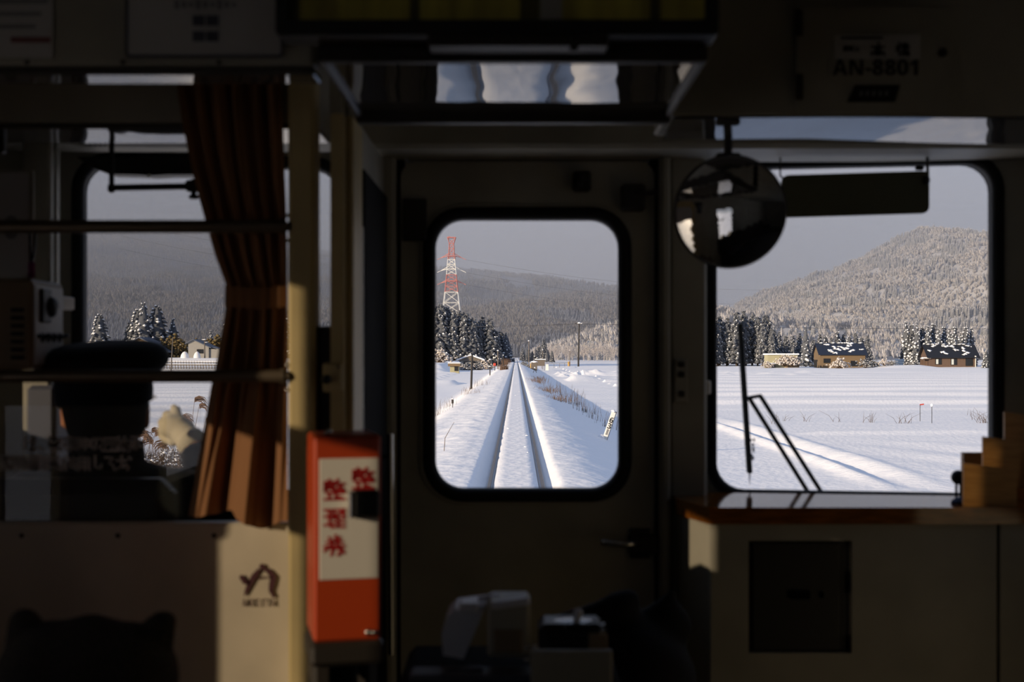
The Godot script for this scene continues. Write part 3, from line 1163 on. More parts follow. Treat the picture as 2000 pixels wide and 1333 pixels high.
func windscreen(number: int, a: Vector2, b: Vector2, outer_from: float, outer_to: float, pane: Material, label: String, wall_label: String, side: String) -> void:
	# a, b: inner glass edges (x, z) seen from inside, left to right
	var ax := Vector3(b.x - a.x, 0, b.y - a.y)
	var w := ax.length()
	ax = ax.normalized()
	var xf := Transform3D(Basis(ax, Vector3.UP, ax.cross(Vector3.UP)), Vector3((a.x + b.x) / 2, 2.6358, (a.y + b.y) / 2))
	var h := 0.83
	var k := absf(ax.x)
	var o0 := (outer_from - (a.x + b.x) / 2) / k
	var o1 := (outer_to - (a.x + b.x) / 2) / k
	var wall := MB.new()
	wall.frame(rrect(o1 - o0, 2.22, 0.002, 6, Vector2((o0 + o1) / 2, 2.29 - 2.6358)), rrect(w + 0.05, h + 0.05, 0.09, 6), -0.05, 0.0, xf)
	struct("wall_front_" + side, wall, M.grey_wall, wall_label, "wall")
	var win := group_node("window_%d" % number, label, "window")
	var gk := MB.new()
	gk.frame(rrect(w + 0.056, h + 0.05, 0.095, 6), rrect(w, h, 0.07, 6), -0.045, 0.008, xf)
	gk.hoop(rrect(w + 0.028, h + 0.024, 0.08, 6), 0.016, 0.012, xf * Transform3D(Basis(), Vector3(0, 0, 0.006)))
	part("gasket", gk, M.rubber, win)
	var g := MB.new()
	g.prism(rrect(w + 0.01, h + 0.01, 0.07, 6), -0.032, -0.028, xf)
	part("pane", g, pane, win)


func build_front() -> void:
	windscreen(1, Vector2(0.517, -3.3), Vector2(1.187, -3.195), 0.445, 1.40, M.pane, "wide right windscreen in black rubber above the counter", "front wall around the right windscreen", "right")
	windscreen(2, Vector2(-1.08, -3.2), Vector2(-0.455, -3.3), -1.40, -0.33, M.pane_dark, "left windscreen in black rubber ahead of the driver", "front wall around the left windscreen", "left")
	# door recess
	var jm := MB.new()
	jm.span(Vector3(-0.345, FLOOR, -3.3), Vector3(-0.297, 3.2, -3.14), 0.008)
	jm.span(Vector3(0.354, FLOOR, -3.3), Vector3(0.38, 3.2, -3.14), 0.008)
	jm.span(Vector3(0.38, FLOOR, -3.3), Vector3(0.474, 3.2, -3.17), 0.008)
	jm.span(Vector3(-0.345, 3.04, -3.3), Vector3(0.474, 3.4, -3.225), 0.002)
	struct("trim_1", jm, M.grey_wall, "door posts and lintel framing the front door", "trim")
	var bm := MB.new()
	bm.span(Vector3(-0.40, 3.056, -3.23), Vector3(1.38, 3.4, -3.0), 0.01)
	bm.span(Vector3(-1.38, 3.07, -3.16), Vector3(-0.40, 3.4, -3.0), 0.01)
	struct("trim_2", bm, M.grey_wall, "shallow boxed beam across the cab above door and windscreens", "trim")
	var door := group_node("door_1", "grey front door with one tall round-cornered window", "door")
	var dp := MB.new()
	var at := Transform3D(Basis(), Vector3(0.027, 2.572, -3.2))
	dp.frame(rrect(0.63, 1.81, 0.04, 8, Vector2(0.0015, -0.425)), rrect(0.50, 0.715, 0.09, 8), -0.02, 0.02, at)
	part("door_panel", dp, M.door, door)
	var gk := MB.new()
	gk.frame(rrect(0.515, 0.73, 0.098, 8), rrect(0.458, 0.672, 0.07, 8), -0.025, 0.024, at)
	gk.hoop(rrect(0.484, 0.70, 0.084, 8), 0.017, 0.016, at * Transform3D(Basis(), Vector3(0, 0, 0.02)))
	part("gasket", gk, M.rubber, door)
	var rim := MB.new()
	rim.hoop(rrect(0.524, 0.738, 0.1, 8), 0.004, 0.005, at * Transform3D(Basis(), Vector3(0, 0, 0.022)))
	part("window_rim", rim, M.grey_wall, door)
	var pn := MB.new()
	pn.prism(rrect(0.47, 0.68, 0.07, 8), -0.004, 0.0, at)
	part("pane", pn, M.pane, door)
	var seam := MB.new()
	for x in [-0.292, 0.346]:
		seam.span(Vector3(x - 0.013, FLOOR, -3.225), Vector3(x + 0.013, 3.06, -3.185))
	part("door_seal", seam, M.rubber, door)
	var la := MB.new()
	la.box(P(1136, 355, 3.165), Vector3(0.046, 0.05, 0.03), 0.006)
	la.box(P(1136, 350, 3.14), Vector3(0.02, 0.03, 0.03), 0.006)
	part("latch", la, M.dark_trim, door)
	var cl := MB.new()
	cl.box(P(1236, 387, 3.16), Vector3(0.06, 0.066, 0.04), 0.006)
	cl.bar(P(1240, 380, 3.14), P(1284, 376, 3.14), 0.014, 0.012, 0.002)
	part("door_closer", cl, M.dark_trim, door)
	var pl := MB.new()
	pl.box(P(810, 430, 3.17), Vector3(0.06, 0.105, 0.012), 0.003)
	part("hinge_cover", pl, M.dark_trim, door)
	var hp := MB.new()
	hp.box(P(1258, 1064, 3.172), Vector3(0.076, 0.05, 0.014), 0.004)
	hp.box(P(1250, 1038, 3.174), Vector3(0.05, 0.012, 0.014), 0.002)
	hp.box(P(1250, 1086, 3.174), Vector3(0.05, 0.012, 0.014), 0.002)
	var hm := part("lock_plate", hp, M.dark_trim, door)
	var lv := MB.new()
	lv.tube([P(1240, 1063, 3.15), P(1242, 1063, 3.11), P(1225, 1064, 3.1), P(1196, 1062, 3.1), P(1174, 1060, 3.1)], [0.011, 0.01, 0.008, 0.008, 0.007], 10)
	part("handle", lv, M.steel, hm)


# ---------------------------------------------------------------- bulkheads, boards and the driver's partition
func build_partition() -> void:
	# left header with its two notices
	var hl := MB.new()
	hl.span(Vector3(-1.38, 3.021, -2.06), Vector3(-0.315, 3.4, -2.0), 0.006)
	struct("trim_3", hl, M.grey_wall, "cream header board with notices above the driver's partition", "header")
	for x in [52, 240, 428]:
		var s := MB.new()
		s.lathe([Vector2(0, 0.004), Vector2(0.0035, 0.003), Vector2(0.0045, 0)].map(func(p): return p), Transform3D(Basis(Vector3.RIGHT, PI / 2), P(x, 122, 2.0)), 10)
		part("screw", s, M.dark_trim, get_node("trim_3"))
	var under := MB.new()
	under.span(Vector3(-1.38, 3.008, -2.065), Vector3(-0.315, 3.021, -2.0), 0.002)
	struct("trim_4", under, M.gloss, "glossy underside strip of the left header board", "trim")
	var bl := MB.new()
	bl.span(Vector3(-1.38, 3.024, -2.68), Vector3(-0.39, 3.4, -2.5), 0.004)
	struct("trim_5", bl, M.grey_wall, "second cream board above the curtain", "board")
	under = MB.new()
	under.span(Vector3(-1.38, 3.012, -2.67), Vector3(-0.39, 3.023, -2.5), 0.002)
	struct("trim_6", under, M.gloss, "glossy underside of the board above the driver", "trim")
	# centre box with a shiny underside
	var cb := MB.new()
	cb.span(Vector3(-0.285, 3.03, -2.36), Vector3(0.275, 3.4, -1.92), 0.004)
	struct("trim_7", cb, M.grey_wall, "boxed duct over the aisle behind the screen", "duct")
	under = MB.new()
	under.span(Vector3(-0.288, 3.018, -2.36), Vector3(0.278, 3.03, -1.905))
	struct("trim_8", under, M.gloss, "shiny rippled underside of the aisle duct mirroring the snow", "panel")
	var lip := MB.new()
	lip.span(Vector3(-0.295, 2.999, -2.385), Vector3(0.285, 3.05, -2.36), 0.003)
	lip.span(Vector3(-0.295, 3.008, -2.36), Vector3(-0.284, 3.05, -1.92), 0.003)
	lip.span(Vector3(0.274, 3.008, -2.36), Vector3(0.285, 3.05, -1.92), 0.003)
	lip.span(Vector3(-0.295, 3.006, -1.92), Vector3(0.285, 3.03, -1.9), 0.003)
	struct("trim_9", lip, M.dark_trim, "dark edging strip round the shiny aisle panel", "trim")
	# right bulkhead box
	var br := MB.new()
	br.span(Vector3(0.286, 3.026, -2.66), Vector3(1.38, 3.4, -2.44), 0.004)
	struct("trim_10", br, M.grey_wall, "equipment bulkhead above the right windscreen", "bulkhead")
	under = MB.new()
	under.grid(40, 6, func(u, v): return Vector3(0.3 + u * 1.08, 3.0205 - 0.0065 * v + 0.003 * sin(u * 5.0), -2.44 - v * (0.2 + 0.05 * sin(clampf((u - 0.28) / 0.72, 0.0, 1.0) * PI))))
	struct("trim_11", under, M.gloss, "glossy underside of the right bulkhead mirroring the sky", "trim")
	# wall screen
	var tv := thing("display_screen", "wide black-framed display screen hung under the ceiling, top centre", "screen", Vector3((-0.344 + 0.29) / 2, 3.02, -1.86))
	var fr := MB.new()
	fr.frame(rrect(0.634, 0.40, 0.006, 3, Vector2(0, 0.208)), rrect(0.598, 0.364, 0.003, 3, Vector2(0, 0.212)), -0.03, 0.03)
	fr.box(Vector3(0, 0.2, -0.02), Vector3(0.62, 0.38, 0.02))
	part("frame", fr, M.black, tv)
	var img := Image.create(128, 32, false, Image.FORMAT_RGB8)
	var f := FastNoiseLite.new()
	f.seed = 15
	f.frequency = 0.05
	for y in 32:
		for x in 128:
			var k := f.get_noise_2d(x * 1.6, y * 0.7) * 0.5 + 0.5
			var c := Color(0.5, 0.45, 0.2).lerp(Color(0.92, 0.87, 0.36), k)
			if x > 76 and x < 84:
				c = c.lerp(Color(0.6, 0.6, 0.66), 0.8)
			if x % 37 < 3 or (x > 70 and x < 74):
				c = c * 0.4
			img.set_pixel(x, y, c)
	var sm := mat(Color(1.0, 1.0, 1.0), 0.5)
	sm.albedo_texture = ImageTexture.create_from_image(img)
	var sc := MB.new()
	sc.grid(1, 1, func(u, v): return Vector3(-0.3 + u * 0.6, 0.394 - v * 0.364, 0.014), true)
	part("screen", sc, sm, tv)
	var br2 := MB.new()
	br2.box(Vector3(0.03, 0.004, -0.0), Vector3(0.26, 0.02, 0.05), 0.003)
	br2.box(Vector3(0.11, -0.002, 0.02), Vector3(0.012, 0.024, 0.014), 0.002)
	part("bracket", br2, M.dark_trim, tv)
	# notices on the left header
	var n1 := thing("notice", "white notice with a reddish last line at the left end of the header", "notice", P(22, 60, 1.998))
	var b := MB.new()
	b.box(Vector3(-0.06, 0.02, 0.001), Vector3(0.25, 0.125, 0.002))
	part("sheet", b, M.poster, n1)
	b = MB.new()
	for k in 3:
		b.box(P(36 - k * 4, [3, 27, 52][k], 1.9955) - n1.position, Vector3(0.09 - k * 0.012, 0.006, 0.001))
	part("print", b, M.print_grey, n1)
	b = MB.new()
	b.box(P(60, 78, 1.9955) - n1.position, Vector3(0.062, 0.009, 0.001))
	part("print", b, mat(Color(0.52, 0.34, 0.33), 0.6), n1)
	var n2 := thing("notice", "pale framed notice with four dark square pictures, beside the screen", "notice", P(400, 20, 1.998))
	b = MB.new()
	b.prism(rrect(0.242, 0.145, 0.006, 4), 0.0, 0.003)
	part("sheet", b, M.poster, n2)
	b = MB.new()
	b.frame(rrect(0.246, 0.149, 0.008, 4), rrect(0.239, 0.142, 0.005, 4), 0.0, 0.005)
	part("border", b, M.print_slate, n2)
	for q in [[388, 40], [415, 40], [388, 71], [415, 71]]:
		b = MB.new()
		b.box(P(q[0], q[1], 1.994) - n2.position, Vector3(0.019, 0.016, 0.001), 0.0)
		part("picture", b, M.print_slate, n2)
	b = MB.new()
	for k in 9:
		b.box(P(345 + k * 14, 9, 1.994) - n2.position, Vector3(0.007, 0.014 - 0.004 * (k % 3), 0.001))
	part("print", b, M.print_grey, n2)
	# number plate, driver's name card and emblem on the right bulkhead
	var hatch := thing("equipment_hatch", "cream hatch with two hinges and a lock in the right bulkhead", "hatch", P(1708, 118, 2.438))
	b = MB.new()
	b.prism(rrect(0.298, 0.2, 0.006, 4), 0.0, 0.006)
	part("cover", b, M.grey_wall, hatch)
	for y in [45, 170]:
		b = MB.new()
		b.box(P(1561, y, 2.428) - hatch.position, Vector3(0.014, 0.05, 0.01), 0.003)
		part("hinge", b, M.dark_trim, hatch)
	b = MB.new()
	b.lathe([Vector2(0.009, 0), Vector2(0.008, 0.006), Vector2(0, 0.008)], Transform3D(Basis(Vector3.RIGHT, PI / 2), P(1840, 103, 2.432)  - hatch.position), 14)
	part("lock", b, M.dark_trim, hatch)
	var card := thing("name_card", "white driver's name card above the number plate on the hatch", "card", P(1714, 92, 2.43))
	b = MB.new()
	b.box(Vector3(), Vector3(0.162, 0.047, 0.003))
	part("sheet", b, M.poster, card)
	b = lettering("高橋", 0.024, Vector2(0.047, 0), 0.0034, 0.001)
	var wn := part("lettering", b, M.print_black, card)
	wn.position = Vector3(-0.012, -0.016, 0.0016)
	b = lettering("運転士", 0.009, Vector2(0.011, 0), 0.0014, 0.001)
	wn = part("lettering", b, M.print_black, card)
	wn.position = Vector3(-0.066, -0.008, 0.0016)
	b = MB.new()
	b.box(Vector3(-0.03, 0.017, 0.002), Vector3(0.08, 0.004, 0.001))
	part("print", b, M.print_black, card)
	var plate := thing("number_plate", "number plate reading AN-8801 on the hatch", "number plate", P(1712, 133, 2.43))
	b = MB.new()
	b.box(Vector3(), Vector3(0.18, 0.033, 0.003))
	part("plate", b, M.grey_wall, plate)
	var tm := MeshInstance3D.new()
	tm.name = "lettering"
	tm.mesh = text_mesh("AN-8801", 0.031, 0.002)
	tm.material_override = M.print_black
	plate.add_child(tm)
	tm.scale = Vector3(0.98, 0.95, 1)
	tm.position = Vector3(0, 0, 0.002)
	var em := thing("maker_emblem", "dark slanted four-sided emblem below the number plate", "emblem", P(1706, 183, 2.43))
	b = MB.new()
	b.prism(PackedVector2Array([Vector2(-0.05, -0.016), Vector2(0.04, -0.016), Vector2(0.05, 0.016), Vector2(-0.036, 0.016)]), -0.001, 0.002)
	part("plate", b, M.black, em)
	b = MB.new()
	for k in 5:
		b.box(Vector3(-0.024 + 0.012 * k, 0, 0.0025), Vector3(0.005, 0.009, 0.001), 0.0, Basis(Vector3.BACK, -0.2))
	part("print", b, M.print_grey, em)
	# post, lower panel and rods of the partition
	var po := MB.new()
	po.span(Vector3(-0.4335, FLOOR, -2.503), Vector3(-0.383, 3.4, -2.43), 0.007)
	struct("partition_post", po, M.cream, "square cream post of the driver's partition, sunlit halfway down", "post")
	var pa := MB.new()
	pa.span(Vector3(-1.38, FLOOR, -2.535), Vector3(-0.386, 2.242, -2.504), 0.004)
	var pan := struct("wall_partition", pa, M.panel, "cream lower panel of the driver's partition with the AKITA emblem", "partition")
	for x in [42, 230, 418]:
		b = MB.new()
		b.ball(P(x, 1047, 2.504), Vector3(0.0055, 0.0055, 0.003), Basis(), 10, 4)
		part("screw", b, M.dark_trim, pan)
	var aki := thing("akita_emblem", "maroon AKITA emblem shaped like two leaning figures on the cream panel", "emblem", P(505, 1150, 2.5))
	b = MB.new()
	var E := func(pts: Array, ws: Array):
		for i in pts.size() - 1:
			var p0: Vector3 = P(pts[i].x, pts[i].y, 2.5) - aki.position
			var p1: Vector3 = P(pts[i + 1].x, pts[i + 1].y, 2.5) - aki.position
			var dd := (p1 - p0).normalized()
			var sd := Vector3(-dd.y, dd.x, 0)
			var poly := PackedVector2Array()
			for t in [p0 + sd * ws[i], p0 - sd * ws[i], p1 - sd * ws[i + 1], p1 + sd * ws[i + 1]]:
				poly.append(Vector2(t.x, t.y))
			b.prism(poly, 0.0, 0.0015)
			b.prism(rrect(ws[i + 1] * 2, ws[i + 1] * 2, ws[i + 1] * 0.98, 4, Vector2(p1.x, p1.y)), 0.0, 0.0014)
	E.call([Vector2(511, 1104), Vector2(512, 1107)], [0.002, 0.0055])
	E.call([Vector2(507, 1112), Vector2(496, 1126), Vector2(487, 1142), Vector2(480, 1158), Vector2(478, 1164)], [0.003, 0.0052, 0.005, 0.003, 0.0012])
	E.call([Vector2(515, 1111), Vector2(526, 1117), Vector2(534, 1128), Vector2(531, 1144), Vector2(529, 1154), Vector2(535, 1166)], [0.003, 0.0048, 0.0062, 0.0058, 0.004, 0.0028])
	E.call([Vector2(499, 1131), Vector2(514, 1128), Vector2(526, 1129)], [0.001, 0.0014, 0.001])
	E.call([Vector2(489, 1139), Vector2(478, 1138), Vector2(472, 1128)], [0.004, 0.004, 0.0045])
	part("figure", b, M.maroon, aki)
	var x0 := 470
	for ch in "AKITA":
		var t := MeshInstance3D.new()
		t.name = "letter"
		t.mesh = text_mesh(ch, 0.0145, 0.0015)
		t.material_override = M.maroon
		t.position = P(x0 + 7, 1178, 2.4985) - aki.position
		t.scale = Vector3(0.56, 1, 1)
		aki.add_child(t, true)
		x0 += 14
	var rod: Node3D
	for q in [[443, "upper"], [735, "lower"]]:
		var y: int = q[0]
		var r := thing("guard_rod", "%s of the two horizontal rods across the driver's compartment" % q[1], "rod", P(200, y, 2.43))
		b = MB.new()
		b.tube([Vector3(-1.375, P(0, y, 2.43).y, -2.43) - r.position, P(556, y, 2.43) - r.position], 0.0125, 14)
		part("bar", b, M.rod, r)
		b = MB.new()
		b.tube([P(556, y, 2.43) - r.position, P(566, y, 2.43) - r.position], 0.009, 10)
		b.box(P(552, y, 2.435) - r.position, Vector3(0.012, 0.03, 0.012), 0.003)
		part("end_bracket", b, M.rod, r)
		for dy in [-22, 0, 27]:
			b = MB.new()
			b.ball(P(561, y + dy, 2.435) - r.position, Vector3(0.004, 0.004, 0.004), Basis(), 10, 6)
			part("bolt", b, M.steel, r)
	b = MB.new()
	b.span(Vector3(-1.37, 2.242, -2.523), Vector3(-0.62, 2.47, -2.519))
	var scr := thing("acrylic_screen", "clear acrylic screen with two lines of white Japanese lettering behind the driver", "screen", Vector3(-1.0, 2.242, -2.52))
	var pn := part("pane", b, M.acrylic, scr)
	pn.position = -scr.position
	for q in [["は、緊急時の連絡手", 45, 881, 25.8], ["携帯電話を使用してお", -4, 918, 25.8]]:
		b = lettering(q[0], 0.027, Vector2(float(q[3]) * 0.001008, 0), 0.0042, 0.0008)
		wn = part("lettering", b, M.label_white, scr)
		wn.position = P(q[1], q[2], 2.517) - scr.position
	build_curtain()
	# post and side screen to the right of the driver
	b = MB.new()
	b.span(Vector3(-0.353, FLOOR, -2.47), Vector3(-0.3265, 3.03, -2.43), 0.003)
	b.span(Vector3(-0.3265, FLOOR, -2.6), Vector3(-0.312, 3.03, -2.455), 0.003)
	struct("trim_12", b, M.cream, "slim cream post beside the driver's gate with a sunlit stretch", "post")
	b = MB.new()
	b.span(Vector3(-0.383, FLOOR, -2.49), Vector3(-0.355, 2.626, -2.46), 0.003)
	struct("trim_13", b, M.black, "short black stop strip beside the slim post", "trim")
	var gate := thing("gate_latch", "small cream latch plate with a black knob on the slim post", "latch", P(650, 738, 2.418))
	b = MB.new()
	b.box(Vector3(), Vector3(0.037, 0.055, 0.012), 0.003)
	part("plate", b, M.cream, gate)
	b = MB.new()
	b.lathe([Vector2(0.008, 0.0), Vector2(0.009, 0.012), Vector2(0.006, 0.018), Vector2(0, 0.019)], Transform3D(Basis(Vector3.RIGHT, PI / 2), Vector3(-0.01, -0.003, 0.006)), 16)
	part("knob", b, M.black, gate)
	b = MB.new()
	b.ball(Vector3(0.012, 0.02, 0.008), Vector3(0.003, 0.003, 0.002), Basis(), 8, 5)
	part("screw", b, M.dark_trim, gate)
	b = MB.new()
	b.span(Vector3(-0.332, FLOOR, -3.14), Vector3(-0.323, 3.05, -2.63), 0.002)
	var sp := struct("wall_cab", b, M.grey_wall, "side screen between driver and front door", "wall")
	b = MB.new()
	b.span(Vector3(-0.322, FLOOR + 0.1, -3.1), Vector3(-0.312, 2.955, -2.645), 0.003)
	part("dark_panel", b, M.matt_black, sp)
	b = MB.new()
	b.span(Vector3(-0.3215, 2.40, -2.645), Vector3(-0.3145, 2.835, -2.632), 0.001)
	part("edge_strip", b, M.steel, sp)
	b = MB.new()
	b.tube([P(762, 848, 2.9), P(764, 1280, 2.9)], 0.007, 12)
	b.tube([P(762, 892, 2.9), P(745, 892, 3.0)], 0.006, 8)
	solo("grab_pole", b, M.steel, "thin upright steel grab pole right of the orange ticket machine", "pole")


func build_curtain() -> void:
	var key := [[158, 345, 549], [245, 357, 553], [330, 374, 556], [400, 392, 559], [500, 420, 561], [556, 441, 561], [600, 441, 561], [640, 434, 562], [700, 424, 562], [760, 411, 562], [860, 394, 562], [950, 378, 562], [1012, 367, 562], [1032, 366, 562]]
	var edge := func(y: float, k: int) -> float:
		for i in key.size() - 1:
			if y <= key[i + 1][0]:
				return lerpf(key[i][k], key[i + 1][k], (y - key[i][0]) / (key[i + 1][0] - key[i][0]))
		return key[-1][k]
	var cur := thing("curtain", "brown cloth curtain gathered by a tie, its lower folds glowing in the sun", "curtain", P(455, 160, 2.472))
	var sheet := func(u: float, v: float) -> Vector3:
		var hem := 1008.0 + 22.0 * smoothstep(0.42, 0.6, u) - 14.0 * smoothstep(0.25, 0.42, u) * (1.0 - smoothstep(0.42, 0.5, u)) - 10.0 * smoothstep(0.8, 1.0, u) + 3.0 * sin(u * 19.0)
		var y := lerpf(158.0, hem, v)
		var l: float = edge.call(y, 1)
		var r: float = edge.call(y, 2)
		var tight := exp(-pow((y - 578.0) / 70.0, 2))
		var w := u + 0.02 * sin(u * 23.0 + y * 0.004)
		var amp := lerpf(0.020, 0.010, tight) * (0.75 + 0.25 * smoothstep(560.0, 900.0, y))
		var waves := sin(w * TAU * 5.5 + sin(y * 0.006) * 0.7) + 0.4 * sin(w * TAU * 11.0 + 1.3 + y * 0.003)
		if y > 600.0:
			var open := smoothstep(600.0, 900.0, y)
			waves = lerpf(waves, 1.15 * sin(w * TAU * 2.4 - 0.5) + 0.35 * sin(w * TAU * 6.0 + y * 0.006), open)
		return P(lerpf(l, r, u), y, 2.474 - amp * waves * 0.9) - cur.position
	var mb := MB.new()
	mb.grid(150, 90, sheet)
	part("cloth", mb, M.cloth, cur)
	mb = MB.new()
	mb.grid(24, 6, func(u, v): return P(lerpf(439, 558, u), lerpf(558, 600, v) + 4 * sin(u * PI), 2.452 - 0.012 * sin(u * PI) + 0.002 * sin(u * 40.0)) - cur.position)
	mb.grid(24, 3, func(u, v): return P(lerpf(439, 558, u), 558 + 4 * sin(u * PI), 2.452 - 0.012 * sin(u * PI) + v * 0.02) - cur.position)
	part("tie_band", mb, M.cloth, cur)
	mb = MB.new()
	mb.tube([Vector3(-1.375, P(0, 148, 2.47).y, -2.47), P(556, 148, 2.47)], 0.006, 10)
	for x in [30, 300, 548]:
		mb.tube([P(x, 148, 2.47), P(x, 130, 2.49)], 0.004, 6)
	var rail := solo("curtain_rail", mb, M.rod, "thin rail that the brown curtain slides on", "rail")
	for k in 8:
		mb = MB.new()
		mb.hoop(rrect(0.016, 0.02, 0.0075, 4), 0.0012, 0.0012, Transform3D(Basis(Vector3.UP, PI / 2), P(352 + k * 27.5, 151, 2.47)), 6)
		part("ring", mb, M.steel, rail)


# ---------------------------------------------------------------- driver's corner
func build_cab() -> void:
	var b := MB.new()
	# corner pillar strip
	b.span(Vector3(-1.15, FLOOR, -3.05), Vector3(-1.085, 3.07, -2.98), 0.006)
	struct("trim_14", b, M.grey_wall, "upright cab corner trim left of the windscreen", "trim")
	b = MB.new()
	b.tube([P(109, 250, 2.92), P(109, 720, 2.92)], 0.0045, 10)
	solo("edge_pipe", b, M.steel, "bright vertical pipe in the driver's corner", "pipe")
	var bd := thing("paper_board", "pale paper sheet on a board above the control box", "paper", P(28, 440, 2.72))
	b = MB.new()
	b.box(Vector3(-0.06, 0, -0.006), Vector3(0.2, 0.235, 0.008), 0.002)
	part("board", b, M.grey_wall, bd)
	b = MB.new()
	b.box(Vector3(-0.065, 0.0, 0.0), Vector3(0.19, 0.222, 0.002))
	part("sheet", b, M.poster, bd)
	b = MB.new()
	b.prism(rrect(0.026, 0.05, 0.012, 5, Vector2(-0.006, -0.005)), 0.001, 0.002)
	part("print", b, M.print_grey, bd)
	# control box: vents on its front, switches on its right side
	var cb := thing("control_box", "grey control box with slotted front and switches left of the windscreen", "control box", P(62, 722, 2.6))
	var top := P(62, 545, 2.6).y - cb.position.y
	b = MB.new()
	b.span(Vector3(-0.095, 0, -0.18), Vector3(0, top, 0), 0.006)
	b.span(Vector3(-0.09, top - 0.05, -0.4), Vector3(-0.05, top - 0.02, -0.17), 0.003)
	part("casing", b, M.beige_plastic, cb)
	b = MB.new()
	b.span(Vector3(0.0, 0.01, -0.17), Vector3(0.003, top - 0.012, -0.01))
	part("side_plate", b, M.poster, cb)
	for k in 7:
		b = MB.new()
		b.box(P(34, 606 + k * 15.5, 2.598) - cb.position, Vector3(0.026, 0.008, 0.006), 0.001)
		part("vent_slot", b, M.black, cb)
	var xs := cb.position.x
	var side := func(px: float, py: float) -> Vector3:      # point on the right side of the box
		var d := -xs / (CX - px) * FOCAL
		return P(px, py, d) + Vector3(0.004, 0, 0) - cb.position
	b = MB.new()
	b.box(side.call(84, 598), Vector3(0.012, 0.07, 0.05), 0.003)
	b.ball(side.call(92, 600), Vector3(0.02, 0.024, 0.03), Basis(), 10, 6)
	part("rotary_switch", b, M.black, cb)
	for k in 4:
		b = MB.new()
		var q: Vector3 = side.call(80 + k * 11, 660)
		b.tube([q, q + Vector3(0.018, 0.006, 0)], [0.005, 0.004], 8)
		b.box(q, Vector3(0.004, 0.02, 0.016), 0.001)
		part("toggle", b, M.black, cb)
	b = MB.new()
	b.box(side.call(92, 657), Vector3(0.004, 0.008, 0.12), 0.001)
	part("switch_rail", b, M.black, cb)
	var tg := thing("key_tag", "magenta tag hanging on a dark strap beside the paper sheet", "tag", P(60, 545, 2.68))
	b = MB.new()
	b.box(P(62, 528, 2.68) - tg.position, Vector3(0.014, 0.034, 0.004), 0.002)
	part("tag", b, M.pink, tg)
	b = MB.new()
	b.tube([P(58, 455, 2.68) - tg.position, P(59, 480, 2.68) - tg.position, P(62, 512, 2.68) - tg.position], 0.003, 6)
	b.tube([P(69, 455, 2.68) - tg.position, P(68, 485, 2.68) - tg.position, P(63, 512, 2.68) - tg.position], 0.003, 6)
	part("strap", b, M.black, tg)
	b = MB.new()
	b.box(P(3, 254, 2.55), Vector3(0.016, 0.095, 0.02), 0.004)
	solo("cab_telephone", b, M.black, "black handset-like bar at the far left edge under the board", "handset")
	var ds := MB.new()
	ds.span(Vector3(-1.13, FLOOR, -3.15), Vector3(-1.062, 2.5, -2.95), 0.01)
	solo("side_desk", ds, M.print_slate, "pale side panel of the driver's desk between control box and cap", "desk")
	# driver's desk
	var dk := MB.new()
	dk.span(Vector3(-0.97, FLOOR, -3.2), Vector3(-0.36, 2.1, -3.02), 0.015)
	solo("driving_desk", dk, M.black, "low black driving desk under the left windscreen", "desk")
	# sun visor and rods over the left windscreen
	var vz := thing("wiper_cover", "dark curved cover along the top of the left windscreen", "cover", P(265, 330, 3.05))
	b = MB.new()
	var poly := PackedVector2Array()
	for q in [[150, 306], [385, 304], [385, 335], [373, 341], [330, 341], [295, 343], [262, 341], [215, 340], [196, 334], [172, 324]]:
		var k := P(q[0], q[1], 3.05) - vz.position
		poly.append(Vector2(k.x, k.y))
	b.prism(poly, -0.06, 0.0)
	part("cover", b, M.black, vz)
	b = MB.new()
	b.ball(P(292, 343, 3.04) - vz.position, Vector3(0.006, 0.006, 0.006), Basis(), 8, 5)
	part("screw", b, M.steel, vz)
	var sr := thing("shade_rod", "thin black rod frame with a knob hanging before the left windscreen", "rod frame", P(218, 250, 2.88))
	b = MB.new()
	b.tube([Vector3(P(218, 240, 2.88).x, 3.1, -3.0) - sr.position, Vector3(P(218, 240, 2.88).x, 3.1, -2.88) - sr.position, P(218, 262, 2.88) - sr.position, P(218, 362, 2.88) - sr.position], 0.0062, 10)
	b.tube([P(212, 367, 2.88) - sr.position, P(390, 364, 2.88) - sr.position], 0.0075, 10)
	b.ball(P(218, 368, 2.88) - sr.position, Vector3(0.01, 0.011, 0.01), Basis(), 10, 6)
	part("rod", b, M.black, sr)
	b = MB.new()
	b.box(P(378, 364, 2.87) - sr.position, Vector3(0.034, 0.026, 0.026), 0.005)
	b.tube([P(379, 350, 2.87) - sr.position, P(378, 384, 2.87) - sr.position], 0.006, 8)
	b.ball(P(379, 385, 2.87) - sr.position, Vector3(0.013, 0.006, 0.012), Basis(), 12, 6)
	part("knob", b, M.black, sr)
	b = MB.new()
	b.tube([P(172, 280, 2.86) - sr.position, P(210, 276, 2.86) - sr.position], 0.004, 6)
	for k in 4:
		b.ball(P(176 + 10 * k, 280, 2.86) - sr.position, Vector3(0.004, 0.006, 0.004), Basis(), 6, 4)
	part("hook", b, M.black, sr)


